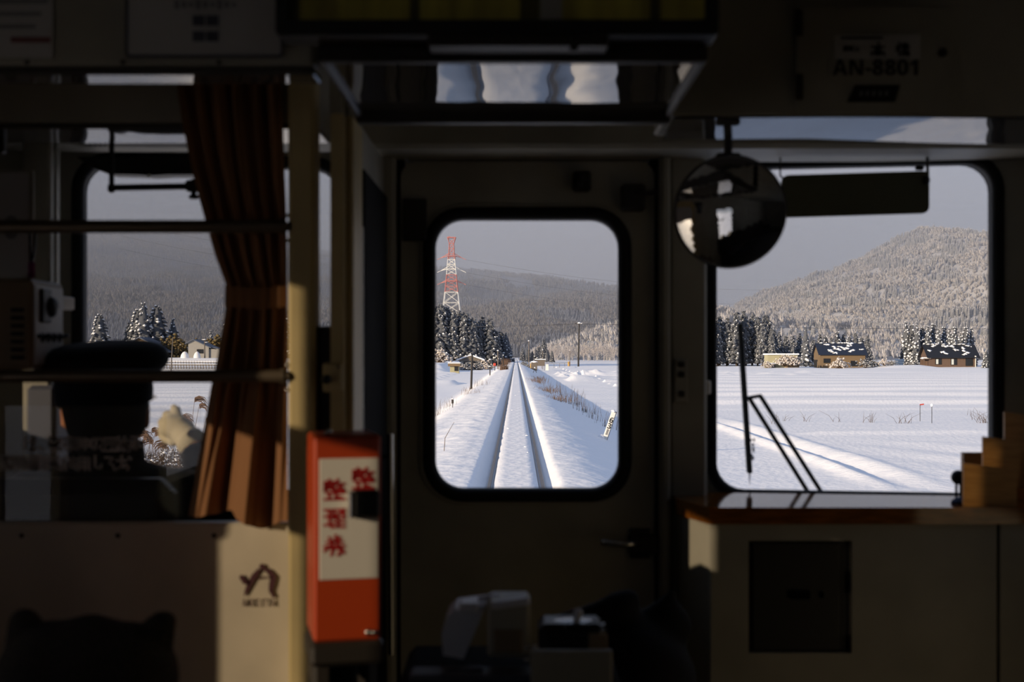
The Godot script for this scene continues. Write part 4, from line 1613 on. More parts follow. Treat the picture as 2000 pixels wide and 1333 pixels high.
# ---------------------------------------------------------------- the driver
func build_driver() -> void:
	var st := thing("driver_seat", "black high-backed driver's seat behind the cream panel", "seat", Vector3(-0.90, FLOOR, -2.76))
	var b := MB.new()
	b.box(Vector3(0, 0.86, 0.16), Vector3(0.42, 0.48, 0.09), 0.03)
	part("backrest", b, M.black, st)
	b = MB.new()
	b.box(Vector3(0, 0.5, -0.02), Vector3(0.44, 0.1, 0.40), 0.03)
	part("cushion", b, M.black, st)
	b = MB.new()
	b.tube([Vector3(0, 0, 0), Vector3(0, 0.46, 0)], 0.05, 14)
	b.lathe([Vector2(0.2, 0), Vector2(0.2, 0.02), Vector2(0.06, 0.05)], Transform3D(), 20)
	part("pedestal", b, M.dark_trim, st)
	var dr := thing("person", "train driver in dark cap and uniform seen from behind, raising a white-gloved hand", "person", Vector3(-0.90, 1.77, -2.8))
	var o := dr.position
	var hd := Vector3(-0.895, 2.452, -2.79)
	var neck := Vector3(-0.885, 2.338, -2.77)
	var chest := Vector3(-0.88, 2.155, -2.8)
	var hip := Vector3(-0.9, 1.84, -2.8)
	var sh_r := Vector3(-0.715, 2.238, -2.79)
	var el_r := Vector3(-0.63, 2.115, -2.95)
	var wr_r := P(372, 862, 3.04)
	var sh_l := Vector3(-1.05, 2.238, -2.79)
	var el_l := Vector3(-1.12, 2.03, -2.86)
	var wr_l := Vector3(-0.99, 2.0, -3.02)
	var R := func(list: Array) -> Array:
		return list.map(func(q): return [q[0] - o, q[1] - o, q[2], q[3]])
	var body := [
		[hd + Vector3(0, 0.02, 0.012), hd + Vector3(0.004, 0.02, -0.03), 0.084, 0.08], [hd + Vector3(0, -0.03, 0.0), hd + Vector3(0.01, -0.075, -0.05), 0.066, 0.045],
		[hd + Vector3(0.006, -0.01, -0.1), hd + Vector3(0.007, -0.03, -0.112), 0.011, 0.013], [hd + Vector3(-0.03, 0.008, -0.088), hd + Vector3(0.04, 0.008, -0.088), 0.015, 0.015],
		[hd + Vector3(-0.02, -0.06, -0.088), hd + Vector3(0.03, -0.06, -0.088), 0.01, 0.01],
		[hd + Vector3(-0.084, 0.0, 0.0), hd + Vector3(-0.09, -0.035, -0.004), 0.014, 0.009], [hd + Vector3(0.084, 0.0, 0.0), hd + Vector3(0.088, -0.035, -0.004), 0.014, 0.009],
		[hd + Vector3(0, -0.05, 0.01), neck, 0.058, 0.058], [neck, chest, 0.062, 0.12],
		[chest + Vector3(-0.07, 0, 0), hip + Vector3(-0.05, 0, 0), 0.11, 0.12], [chest + Vector3(0.07, 0, 0), hip + Vector3(0.05, 0, 0), 0.11, 0.12],
		[neck + Vector3(0, -0.06, 0), sh_r, 0.06, 0.062], [neck + Vector3(0, -0.06, 0), sh_l, 0.06, 0.062],
		[sh_r, el_r, 0.055, 0.042], [el_r, wr_r, 0.042, 0.028], [sh_l, el_l, 0.055, 0.042], [el_l, wr_l, 0.042, 0.028],
		[hip + Vector3(0.09, 0, 0), Vector3(-0.8, 1.8, -3.02), 0.085, 0.06], [hip + Vector3(-0.09, 0, 0), Vector3(-1.02, 1.8, -3.02), 0.085, 0.06],
		[Vector3(-0.8, 1.8, -3.02), Vector3(-0.8, 1.32, -3.0), 0.055, 0.04], [Vector3(-1.02, 1.8, -3.02), Vector3(-1.02, 1.32, -3.0), 0.055, 0.04],
	]
	part("body", nets(R.call(body), 0.02, 0.0085), M.skin, dr)
	var cuff := wr_r.lerp(el_r, 0.16)
	var coat := [
		[neck + Vector3(0, -0.055, 0), chest, 0.088, 0.135], [chest + Vector3(-0.075, 0, 0), hip + Vector3(-0.055, 0, 0), 0.124, 0.134], [chest + Vector3(0.075, 0, 0), hip + Vector3(0.055, 0, 0), 0.124, 0.134],
		[neck + Vector3(0, -0.06, 0), sh_r, 0.075, 0.078], [neck + Vector3(0, -0.06, 0), sh_l, 0.075, 0.078],
		[sh_r, el_r, 0.072, 0.058], [el_r, cuff, 0.058, 0.043], [sh_l, el_l, 0.072, 0.058], [el_l, wr_l, 0.058, 0.042],
	]
	part("jacket", nets(R.call(coat), 0.03, 0.012), M.jacket, dr)
	var col := MB.new()
	col.lathe([Vector2(0.082, -0.04), Vector2(0.078, 0.04), Vector2(0.072, 0.043), Vector2(0.07, -0.03)], Transform3D(Basis(Vector3.RIGHT, 0.12), neck + Vector3(0, 0.0, 0) - o), 24)
	part("collar", col, M.jacket, dr)
	var legs := [
		[hip + Vector3(0.09, -0.01, 0), Vector3(-0.8, 1.8, -3.02), 0.1, 0.074], [hip + Vector3(-0.09, -0.01, 0), Vector3(-1.02, 1.8, -3.02), 0.1, 0.074],
		[Vector3(-0.8, 1.8, -3.02), Vector3(-0.8, 1.3, -3.0), 0.07, 0.055], [Vector3(-1.02, 1.8, -3.02), Vector3(-1.02, 1.3, -3.0), 0.07, 0.055],
	]
	part("trousers", nets(R.call(legs), 0.03, 0.014), M.jacket, dr)
	for x in [-0.8, -1.02]:
		part("shoe", nets(R.call([[Vector3(x, 1.265, -2.96), Vector3(x, 1.25, -3.08), 0.045, 0.03]]), 0.01, 0.01), M.black, dr)
	var hair := [[hd + Vector3(0, 0.0, 0.022), hd + Vector3(0, -0.055, 0.03), 0.084, 0.066], [hd + Vector3(0.045, 0.005, 0.0), hd + Vector3(0.048, -0.03, 0.006), 0.05, 0.042], [hd + Vector3(-0.045, 0.005, 0.0), hd + Vector3(-0.042, -0.03, 0.012), 0.046, 0.036]]
	part("hair", nets(R.call(hair), 0.02, 0.007), M.hair, dr)
	# cap: a band, a wide soft crown and a peak
	var tilt := Transform3D(Basis(Vector3.BACK, 0.05) * Basis(Vector3.RIGHT, 0.1), P(203, 752, 2.78) - o)
	var cap := MB.new()
	cap.lathe([Vector2(0.1, -0.04), Vector2(0.103, -0.02), Vector2(0.103, 0.012), Vector2(0.1, 0.018)], tilt, 36)
	var cp := part("cap_band", cap, M.cap_cloth, dr)
	cap = MB.new()
	var prof := []
	for k in 13:
		var a := PI * k / 12.0 - PI / 2
		prof.append(Vector2(maxf(0.142 * pow(maxf(cos(a), 0.0), 0.42), 0.0001), 0.052 + sin(a) * 0.04))
	prof[0] = Vector2(0.1, 0.012)
	cap.lathe(prof, tilt, 40)
	part("cap_crown", cap, M.cap_cloth, dr)
	cap = MB.new()
	cap.grid(20, 5, func(u, v):
		var a: float = PI + PI * (0.12 + 0.76 * u)
		var r: float = 0.1 + v * 0.05 * sin(u * PI)
		return tilt * Vector3(-cos(a) * r, -0.03 - 0.028 * v * sin(u * PI), sin(a) * r))
	part("cap_peak", cap, M.black_gloss, dr)
	# raised gloved hand: four fingers folded, index finger lifted
	var palm := P(349, 838, 3.060)
	var g := [
		[wr_r.lerp(palm, 0.25), palm, 0.027, 0.03], [palm + Vector3(-0.016, 0.006, 0), palm + Vector3(0.016, -0.004, -0.004), 0.027, 0.024],
		[wr_r.lerp(palm, 0.1), wr_r.lerp(palm, 0.3), 0.036, 0.03],
	]
	var k1 := P(346, 815, 3.080)
	g += [[palm + Vector3(0.0, 0.012, -0.005), k1, 0.017, 0.0125], [k1, P(344, 803, 3.110), 0.0125, 0.0105], [P(344, 803, 3.110), P(340, 797, 3.135), 0.0105, 0.009]]
	var start := [P(336, 820, 3.080), P(329, 830, 3.075), P(326, 842, 3.065)]
	var mid := [P(327, 812, 3.120), P(318, 826, 3.115), P(318, 840, 3.105)]
	var tip := [P(332, 826, 3.140), P(324, 838, 3.135), P(324, 850, 3.125)]
	for k in 3:
		g += [[palm.lerp(start[k], 0.4), start[k], 0.018, 0.0125], [start[k], mid[k], 0.0125, 0.0108], [mid[k], tip[k], 0.0108, 0.009]]
	g += [[palm + Vector3(-0.002, -0.018, 0.0), P(338, 862, 3.065), 0.017, 0.012], [P(338, 862, 3.065), P(325, 858, 3.090), 0.012, 0.01], [P(325, 858, 3.090), P(316, 853, 3.110), 0.01, 0.0085]]
	part("glove", nets(R.call(g), 0.007, 0.0032), M.glove, dr)


# ---------------------------------------------------------------- fittings round the front door and counter
func build_furniture() -> void:
	var b: MB
	var flat := Transform3D(Basis(Vector3.RIGHT, Vector3.BACK, Vector3.DOWN), Vector3())
	# counter top and the cabinet that carries it
	b = MB.new()
	b.prism(PackedVector2Array([Vector2(0.388, -3.25), Vector2(0.388, -3.096), Vector2(0.44, -2.92), Vector2(1.36, -2.92), Vector2(1.36, -3.13)]), -2.222, -2.184, flat)
	solo("wooden_counter", b, M.wood, "polished wooden counter with a cut-off corner under the right windscreen", "counter")
	var cab := thing("cabinet", "cream cabinet under the wooden counter with a recessed black panel", "cabinet", Vector3(0.88, FLOOR, -3.0))
	var o := cab.position
	b = MB.new()
	b.prism(PackedVector2Array([Vector2(0.4, -3.25), Vector2(0.4, -3.09), Vector2(0.448, -2.96), Vector2(1.36, -2.96), Vector2(1.36, -3.14)]), -2.183, -FLOOR, flat)
	var cm := part("body", b, M.grey_wall, cab)
	cm.position = -o
	b = MB.new()
	var hx := [P(1462, 0, 2.93).x, P(1664, 0, 2.93).x, P(0, 1277, 2.93).y, P(0, 1057, 2.93).y]
	b.frame(PackedVector2Array([Vector2(1.1, 2.183), Vector2(0.446, 2.183), Vector2(0.446, FLOOR), Vector2(1.1, FLOOR)]), PackedVector2Array([Vector2(hx[1], hx[3]), Vector2(hx[0], hx[3]), Vector2(hx[0], hx[2]), Vector2(hx[1], hx[2])]), -2.959, -2.93)
	b.span(Vector3(1.108, FLOOR, -2.959), Vector3(1.36, 2.183, -2.93))
	cm = part("front", b, M.grey_wall, cab)
	cm.position = -o
	b = MB.new()
	b.span(Vector3(hx[0], hx[2], -2.958), Vector3(hx[1], hx[3], -2.95))
	cm = part("recessed_panel", b, M.black, cab)
	cm.position = -o
	b = MB.new()
	b.span(Vector3(hx[0] + 0.012, hx[2] + 0.004, -2.952), Vector3(hx[1] - 0.022, hx[3] - 0.006, -2.942), 0.002)
	cm = part("access_door", b, M.black, cab)
	cm.position = -o
	b = MB.new()
	b.box(P(1563, 1163, 2.935), Vector3(0.046, 0.02, 0.006), 0.002)
	cm = part("handle", b, M.black_gloss, cab)
	cm.position = -o
	b = MB.new()
	b.box(P(1606, 1163, 2.937), Vector3(0.008, 0.016, 0.006), 0.002)
	cm = part("keyhole", b, M.black_gloss, cab)
	cm.position = -o
	# leaflet rack
	var rack := thing("leaflet_rack", "stepped wooden leaflet rack at the right end of the counter", "rack", P(1935, 1000, 2.96))
	for q in [[1882, 1987, 905, 1000, 2.95, 14], [1920, 1992, 853, 935, 3.0, 10], [1962, 2008, 805, 890, 3.05, 6]]:
		b = MB.new()
		var p0 := P(q[0], q[2], q[4])
		var p1 := P(q[1], q[2] + q[5], q[4])
		var p2 := P(q[1], q[3], q[4])
		var p3 := P(q[0], q[3], q[4])
		var pl := PackedVector2Array()
		for p in [p0, p1, p2, p3]:
			pl.append(Vector2(p.x, p.y) - Vector2(rack.position.x, rack.position.y))
		b.prism(pl, -0.008, 0.0, Transform3D(Basis(), Vector3(0, 0, -q[4] - rack.position.z)))
		part("pocket_front", b, M.card, rack)
	b = MB.new()
	b.box(Vector3(0.09, 0.06, -0.16), Vector3(0.2, 0.13, 0.02))
	b.box(Vector3(0.15, 0.02, -0.08), Vector3(0.06, 0.04, 0.16))
	part("back_board", b, M.card, rack)
	var mic := thing("ball_fitting", "small black ball-headed fitting on the counter beside the leaflets", "knob", P(1871, 975, 3.05))
	b = MB.new()
	b.ball(P(1871, 933, 3.05) - mic.position, Vector3(0.0165, 0.0175, 0.0165), Basis(), 16, 10)
	part("ball", b, M.black, mic)
	b = MB.new()
	b.tube([Vector3(-0.004, -0.01, 0), P(1868, 945, 3.05) - mic.position], 0.0035, 8)
	b.tube([Vector3(0.008, -0.01, 0), P(1877, 945, 3.05) - mic.position], 0.0045, 8)
	part("stalk", b, M.black, mic)
	b = MB.new()
	var bc := P(1885, 986, 3.0)
	bc.y = 2.224
	b.ball(bc, Vector3(0.035, 0.014, 0.03), Basis(Vector3.UP, 0.4), 14, 8)
	b.ball(bc + Vector3(0.02, 0, 0.02), Vector3(0.025, 0.01, 0.02), Basis(Vector3.UP, 0.9), 12, 6)
	solo("blue_cloth", b, M.blue_cloth, "small crumpled blue cloth on the counter below the leaflets", "cloth")
	# switch plate and white catch on the right door post
	var sw := thing("switch_plate", "narrow switch plate on the post right of the door", "switch", P(1330, 745, 3.165))
	b = MB.new()
	b.box(Vector3(), Vector3(0.034, 0.11, 0.008), 0.003)
	part("plate", b, M.grey_wall, sw)
	for y in [712, 732, 770]:
		b = MB.new()
		b.box(P(1331, y, 3.155) - sw.position, Vector3(0.016, 0.014, 0.008), 0.002)
		part("button", b, M.dark_trim, sw)
	b = MB.new()
	b.box(P(1382, 757, 3.26), Vector3(0.016, 0.036, 0.02), 0.004)
	solo("window_catch", b, M.label_white, "small white catch at the left edge of the right windscreen", "catch")
	# convex mirror on its bracket
	var mr := thing("convex_mirror", "round convex mirror hanging at the upper left of the right windscreen", "mirror", P(1425, 414, 2.62))
	var face := Basis(Vector3.UP, -0.34) * Basis(Vector3.RIGHT, PI / 2 + 0.06)
	b = MB.new()
	var prof := []
	for k in 15:
		var a := 0.2255 * (14 - k) / 14.0
		prof.append(Vector2(maxf(0.5 * sin(a), 0.0002), 0.5 * (cos(a) - cos(0.2255))))
	b.lathe(prof, Transform3D(face, Vector3()), 72)
	part("mirror_glass", b, M.mirror, mr)
	b = MB.new()
	b.lathe([Vector2(0.001, -0.024), Vector2(0.1, -0.02), Vector2(0.1155, -0.006), Vector2(0.1165, 0.003), Vector2(0.112, 0.003), Vector2(0.111, -0.001)], Transform3D(face, Vector3()), 72)
	part("rim", b, M.dark_trim, mr)
	b = MB.new()
	b.tube([P(1422, 232, 2.64) - mr.position, P(1422, 300, 2.64) - mr.position, P(1424, 330, 2.65) - mr.position], 0.009, 10)
	b.box(P(1422, 306, 2.64) - mr.position, Vector3(0.05, 0.014, 0.02), 0.003)
	part("bracket", b, M.dark_trim, mr)
	# folding visor before the right windscreen
	var vs := thing("sun_visor", "olive sun visor with rounded corners hanging before the right windscreen", "visor", P(1670, 380, 3.15))
	b = MB.new()
	var pts := PackedVector2Array()
	var shape := rrect(0.362, 0.104, 0.016, 5)
	for p in shape:
		pts.append(Vector2(p.x, p.y + p.x * 0.03))
	b.prism(pts, -0.006, 0.006)
	part("board", b, M.visor, vs)
	for q in [[[1810, 232], [1812, 360], 0.0042], [[1524, 232], [1524, 345], 0.0022], [[1524, 345], [1540, 352], 0.0022]]:
		b = MB.new()
		b.tube([P(q[0][0], q[0][1], 3.15) - vs.position, P(q[1][0], q[1][1], 3.15) - vs.position], q[2], 8)
		part("hanger", b, M.dark_trim, vs)
	b = MB.new()
	b.box(P(1796, 328, 3.14) - vs.position, Vector3(0.02, 0.012, 0.014), 0.003)
	part("clip", b, M.black, vs)
	b = MB.new()
	b.ball(P(1809, 352, 3.14) - vs.position, Vector3(0.01, 0.012, 0.01), Basis(), 8, 6)
	part("clamp", b, M.black, vs)
	b = MB.new()
	b.tube([P(1300, 261, 2.95), P(1940, 256, 2.95)], 0.003, 8)
	var rr := solo("visor_rail", b, M.dark_trim, "thin rail under the shiny strip above the right windscreen", "rail")
	b = MB.new()
	b.tube([P(1772, 262, 2.95), P(1780, 246, 2.95), P(1796, 236, 2.95)], 0.0035, 6)
	part("hook", b, M.black, rr)
	for q in [[1474, 250], [1480, 245], [1501, 248]]:
		b = MB.new()
		b.ball(P(q[0], q[1], 2.7), Vector3(0.004, 0.004, 0.004), Basis(), 8, 5)
		part("stud", b, M.black, rr)
	# outside wiper of the right windscreen
	var wp := thing("windscreen_wiper", "black parallel-arm wiper standing outside the right windscreen", "wiper", P(1600, 965, 3.42))
	b = MB.new()
	b.bar(P(1445, 632, 3.42) - wp.position, P(1464, 925, 3.42) - wp.position, 0.014, 0.02, 0.003, Vector3.BACK)
	part("blade", b, M.rubber, wp)
	b = MB.new()
	b.bar(P(1462, 776, 3.4) - wp.position, P(1582, 968, 3.4) - wp.position, 0.011, 0.009, 0.002, Vector3.BACK)
	b.bar(P(1485, 774, 3.4) - wp.position, P(1608, 968, 3.4) - wp.position, 0.011, 0.009, 0.002, Vector3.BACK)
	b.bar(P(1460, 778, 3.4) - wp.position, P(1488, 773, 3.4) - wp.position, 0.009, 0.009, 0.002, Vector3.BACK)
	b.box(P(1596, 975, 3.4) - wp.position, Vector3(0.06, 0.03, 0.03), 0.004)
	part("arm", b, M.black, wp)
	b = MB.new()
	for k in 14:
		var t := rng.randf()
		b.gem(P(1466 + rng.randf() * 10 - 3, lerpf(850, 915, t), 3.415) - wp.position, Vector3(0.006, 0.008, 0.006) * rng.randf_range(0.5, 1.0))
	b.tube([P(1464, 925, 3.42) - wp.position, P(1464, 948, 3.42) - wp.position], [0.003, 0.0008], 6)
	part("ice", b, M.snow_cap, wp)
	build_ticket_machine()
	build_fare_box()
	# dark cloth bag leaning by the cabinet, plush dog on the front seat
	var q := func(px, py, r0, px2, py2, r1, d):
		return [P(px, py, d), P(px2, py2, d), r0, r1]
	var bag := nets([q.call(1085, 1235, 0.03, 1215, 1190, 0.028, 2.42), q.call(1215, 1185, 0.025, 1232, 1168, 0.012, 2.42), q.call(1250, 1240, 0.045, 1310, 1225, 0.04, 2.45), q.call(1300, 1190, 0.022, 1312, 1160, 0.008, 2.45), q.call(1240, 1300, 0.07, 1290, 1330, 0.06, 2.42), q.call(1120, 1280, 0.05, 1200, 1320, 0.06, 2.42), [P(1250, 1330, 2.4), P(1250, 1330, 2.4) + Vector3(0, -0.62, 0), 0.1, 0.1]], 0.03, 0.009)
	solo("cloth_bag", bag, M.jacket, "dark crumpled cloth bag with peaked top left of the cabinet", "bag")
	var seat := thing("front_seat", "low brown seat end that carries the plush dog, bottom left", "seat", Vector3(-0.62, FLOOR, -1.62))
	b = MB.new()
	b.box(Vector3(0, 0.64, 0), Vector3(0.4, 0.2, 0.22), 0.04)
	part("backrest", b, M.seat, seat)
	b = MB.new()
	b.box(Vector3(0, 0.27, 0), Vector3(0.36, 0.54, 0.16), 0.01)
	part("base", b, M.dark_trim, seat)
	var pd := thing("plush_dog", "dark speckled plush dog head with two upright ears, bottom left", "plush toy", Vector3(-0.565, 1.97, -1.66))
	var s := pd.position
	var dq := func(px, py, r0, px2, py2, r1, dd):
		return [P(px, py, 1.66 + dd) - s, P(px2, py2, 1.66 + dd) - s, r0, r1]
	part("head", nets([dq.call(100, 1282, 0.046, 250, 1285, 0.046, 0.0), dq.call(60, 1300, 0.03, 285, 1300, 0.03, 0.0), dq.call(178, 1240, 0.02, 178, 1290, 0.04, 0.0), dq.call(80, 1340, 0.055, 260, 1345, 0.055, 0.0), [Vector3(0, 0.06, 0), Vector3(0, 0.05, 0), 0.1, 0.1]], 0.03, 0.006), M.fur, pd)
	for e in [[66, 1258, 40, 1205, 0.024, 0.016], [90, 1245, 66, 1212, 0.018, 0.012], [282, 1262, 318, 1212, 0.023, 0.012], [300, 1265, 328, 1214, 0.018, 0.01]]:
		pass
	part("ear", nets([dq.call(62, 1272, 0.026, 42, 1212, 0.014, 0.0), dq.call(82, 1262, 0.022, 60, 1214, 0.012, 0.0), dq.call(34, 1285, 0.02, 34, 1230, 0.01, 0.0)], 0.014, 0.004), M.fur, pd)
	part("ear", nets([dq.call(285, 1268, 0.024, 320, 1212, 0.01, 0.0), dq.call(308, 1275, 0.02, 330, 1216, 0.008, 0.0), dq.call(270, 1255, 0.016, 305, 1212, 0.007, 0.0)], 0.014, 0.004), M.fur, pd)


func build_ticket_machine() -> void:
	var t := thing("ticket_machine", "orange ticket machine with a white card of red lettering beside the cream post", "ticket machine", Vector3(-0.279, FLOOR, -2.12))
	t.rotation.y = 0.24
	var w := 0.112
	var h0 := 2.095 - FLOOR
	var h1 := 2.437 - FLOOR
	var b := MB.new()
	b.span(Vector3(-w / 2, h0, -0.14), Vector3(w / 2, h1, 0), 0.005)
	part("body", b, M.orange, t)
	b = MB.new()
	b.box(Vector3(0.002, h1 - 0.138, 0.001), Vector3(0.097, 0.2, 0.003), 0.001)
	var card := part("label_card", b, M.label_white, t)
	var k := 0
	for ch in "整理券":
		var l := part("lettering", lettering(ch, 0.032, Vector2(), 0.0044, 0.001), M.print_red, card)
		l.position = Vector3(-0.038, h1 - 0.105 - 0.046 * k, 0.0026)
		k += 1
	var l2 := part("lettering", lettering("整", 0.033, Vector2(), 0.0046, 0.001), M.print_red, card)
	l2.position = Vector3(0.009, h1 - 0.088, 0.0026)
	b = MB.new()
	b.box(Vector3(0.029, h1 - 0.113, 0.012), Vector3(0.045, 0.046, 0.026), 0.005)
	var slot := part("ticket_slot", b, M.black, t)
	b = MB.new()
	b.box(Vector3(0.003, h1 - 0.113, 0.014), Vector3(0.006, 0.044, 0.024), 0.002)
	part("slot_edge", b, M.steel, slot)
	b = MB.new()
	b.ball(Vector3(0.034, h0 + 0.014, 0.002), Vector3(0.006, 0.006, 0.004), Basis(), 12, 6)
	b.ball(Vector3(0.044, h0 + 0.013, 0.002), Vector3(0.005, 0.005, 0.003), Basis(), 12, 6)
	part("lock", b, M.steel, t)
	b = MB.new()
	b.ball(Vector3(-0.03, h1 + 0.005, -0.02), Vector3(0.006, 0.006, 0.006), Basis(), 14, 8)
	part("bolt", b, M.steel, t)
	b = MB.new()
	b.box(Vector3(0.0, h0 - 0.02, -0.06), Vector3(0.125, 0.04, 0.13), 0.008)
	b.box(Vector3(-0.04, h0 - 0.055, -0.06), Vector3(0.035, 0.05, 0.1), 0.008)
	b.tube([Vector3(0.0, 0, -0.07), Vector3(0.0, h0 - 0.03, -0.07)], 0.025, 14)
	b.lathe([Vector2(0.1, 0), Vector2(0.1, 0.012), Vector2(0.03, 0.03)], Transform3D(Basis(), Vector3(0, 0, -0.07)), 20)
	part("stand", b, M.dark_trim, t)
	b = MB.new()
	b.span(Vector3(-0.372, FLOOR, -2.42), Vector3(-0.262, 2.275, -2.275), 0.006)
	solo("added_cabinet", b, M.dark_trim, "dark upright box added unseen to block the sun behind the orange ticket machine", "cabinet")  # added, unseen; cuts the lower end of the counter's sun patch
	var hg := thing("hinge_plate", "cream hinge plate with two screws under the ticket machine", "hinge", P(602, 1300, 2.47))
	b = MB.new()
	b.box(Vector3(), Vector3(0.028, 0.1, 0.03), 0.003)
	part("plate", b, M.cream, hg)
	for y in [-0.035, 0.035]:
		b = MB.new()
		b.ball(Vector3(0.0, y, 0.015), Vector3(0.005, 0.005, 0.003), Basis(), 8, 5)
		part("screw", b, M.dark_trim, hg)


func build_fare_box() -> void:
	var f := thing("fare_machine", "grey fare machine with a slanted hood in front of the door", "fare machine", Vector3(0.0, FLOOR, -2.16))
	var o := f.position
	var b := MB.new()
	b.span(Vector3(-0.19, FLOOR, -2.3) - o, Vector3(0.17, 2.05, -2.02) - o, 0.012)
	part("body", b, M.matt_black, f)
	b = MB.new()
	b.span(P(1036, 1400, 2.018) - o, P(1196, 1272, 2.005) - o, 0.002)
	part("front_panel", b, M.grey_wall, f)
	b = MB.new()
	b.box(Vector3(-0.06, 2.055 - FLOOR, 0.1), Vector3(0.22, 0.014, 0.06), 0.004)
	b.box(P(890, 1312, 2.06) - o, Vector3(0.03, 0.012, 0.02), 0.003)
	b.box(P(925, 1308, 2.06) - o, Vector3(0.03, 0.008, 0.02), 0.003)
	part("tray", b, M.print_slate, f)
	var poly := PackedVector2Array()
	for q in [[862, 1240], [872, 1206], [888, 1191], [949, 1184], [928, 1235], [905, 1288], [866, 1281]]:
		var k := P(q[0], q[1], 2.1) - o
		poly.append(Vector2(k.x, k.y))
	b = MB.new()
	b.prism(poly, 0.0, 0.1, Transform3D(Basis(), Vector3(0, 0, -0.04)))
	part("hood", b, M.grey_plastic, f)
	b = MB.new()
	b.span(P(952, 1280, 2.1) - o + Vector3(0, 0, -0.08), P(1036, 1172, 2.1) - o + Vector3(0, 0, 0.02), 0.006)
	part("housing", b, M.grey_wall, f)
	b = MB.new()
	b.span(P(965, 1276, 2.075) - o + Vector3(0, 0, -0.01), P(1020, 1232, 2.075) - o, 0.002)
	part("coin_cup", b, M.beige_plastic, f)
	b = MB.new()
	b.bar(P(960, 1184, 2.07) - o, P(1034, 1174, 2.07) - o, 0.014, 0.012, 0.003)
	b.bar(P(934, 1170, 2.14) - o, P(974, 1164, 2.14) - o, 0.012, 0.008, 0.002)
	b.box(P(916, 1184, 2.1) - o, Vector3(0.03, 0.016, 0.05), 0.003)
	part("lid", b, M.grey_plastic, f)
	b = MB.new()
	for q in [[1030, 1266], [1045, 1264], [1030, 1290], [1045, 1290]]:
		b.ball(P(q[0], q[1], 2.06) - o, Vector3(0.005, 0.005, 0.004), Basis(), 10, 6)
	part("button", b, M.steel, f)
	var c := thing("coin_changer", "small dark coin changer with a shiny top and knob beside the fare machine", "coin changer", Vector3(0.105, 2.05, -2.12))
	o = c.position
	b = MB.new()
	b.span(P(1052, 1300, 2.08) - o + Vector3(0, -0.0, -0.09), P(1182, 1222, 2.08) - o, 0.01)
	part("housing", b, M.black, c)
	b = MB.new()
	b.ball(P(1122, 1220, 2.12) - o, Vector3(0.052, 0.009, 0.04), Basis(), 20, 8)
	part("top_dome", b, M.black_gloss, c)
	b = MB.new()
	b.tube([P(1126, 1216, 2.1) - o, P(1128, 1202, 2.1) - o], 0.006, 10)
	b.ball(P(1129, 1198, 2.1) - o, Vector3(0.008, 0.008, 0.008), Basis(), 10, 6)
	part("knob", b, M.grey_plastic, c)
	b = MB.new()
	b.box(P(1168, 1262, 2.07) - o, Vector3(0.03, 0.04, 0.004), 0.001)
	part("label_plate", b, M.beige_plastic, c)


# ---------------------------------------------------------------- trees
var kinds := {}


func conifer_parts(seed_: int, radius: float, tiers: int, power: float, snow: float, low: float, cap := 1.0) -> Array:
	var r := RandomNumberGenerator.new()
	r.seed = seed_
	var crown := MB.new()
	var caps := MB.new()
	var trunk := MB.new()
	trunk.tube([Vector3(0, -0.03, 0), Vector3(0, 0.5, 0), Vector3(0, 0.97, 0)], [0.018, 0.012, 0.003], 6)
	crown.lathe([Vector2(radius * 0.45, low), Vector2(radius * 0.62, low + 0.12), Vector2(radius * 0.5, 0.55), Vector2(radius * 0.22, 0.85), Vector2(0.0005, 0.97)], Transform3D(), 7)
	for i in tiers:
		var y := lerpf(low, 0.95, float(i) / (tiers - 1))
		var rr := radius * pow(1.02 - y, power) / pow(1.02 - low, power)
		var m := maxi(3, int(9.0 * rr / radius))
		for k in m:
			var a := TAU * (k + r.randf() * 0.7) / m + i * 1.7
			var out := Vector3(cos(a), 0, sin(a))
			var reach := rr * r.randf_range(0.55, 1.0)
			var s := r.randf_range(0.75, 1.3)
			var droop := r.randf_range(0.3, 0.75)
			var bx := (out + Vector3.DOWN * droop).normalized()
			var bs := Basis(bx, Vector3.UP.slide(bx).normalized(), Vector3()).orthonormalized() if false else Basis(bx, bx.cross(out.cross(Vector3.UP)).normalized() * 1.0, out.cross(Vector3.UP).normalized())
			if bs.y.y < 0.0:
				bs = Basis(bs.x, -bs.y, -bs.z)
			var at := out * reach + Vector3.UP * (y + r.randf_range(-0.02, 0.02))
			var size := Vector3(0.34 * rr + 0.018, 0.016 + 0.06 * radius, 0.26 * rr + 0.014) * s
			crown.gem(at, size, bs)
			if r.randf() < snow:
				var kk := r.randf_range(0.4, 0.85) * cap
				caps.gem(at + Vector3.UP * size.y * 0.55 + out * size.x * 0.15, size * Vector3(kk, 0.8 * sqrt(cap), kk), bs)
	return [["trunk", trunk.mesh(), M.bark], ["foliage", crown.mesh(), M.needle], ["snow", caps.mesh(), M.snow_cap]]


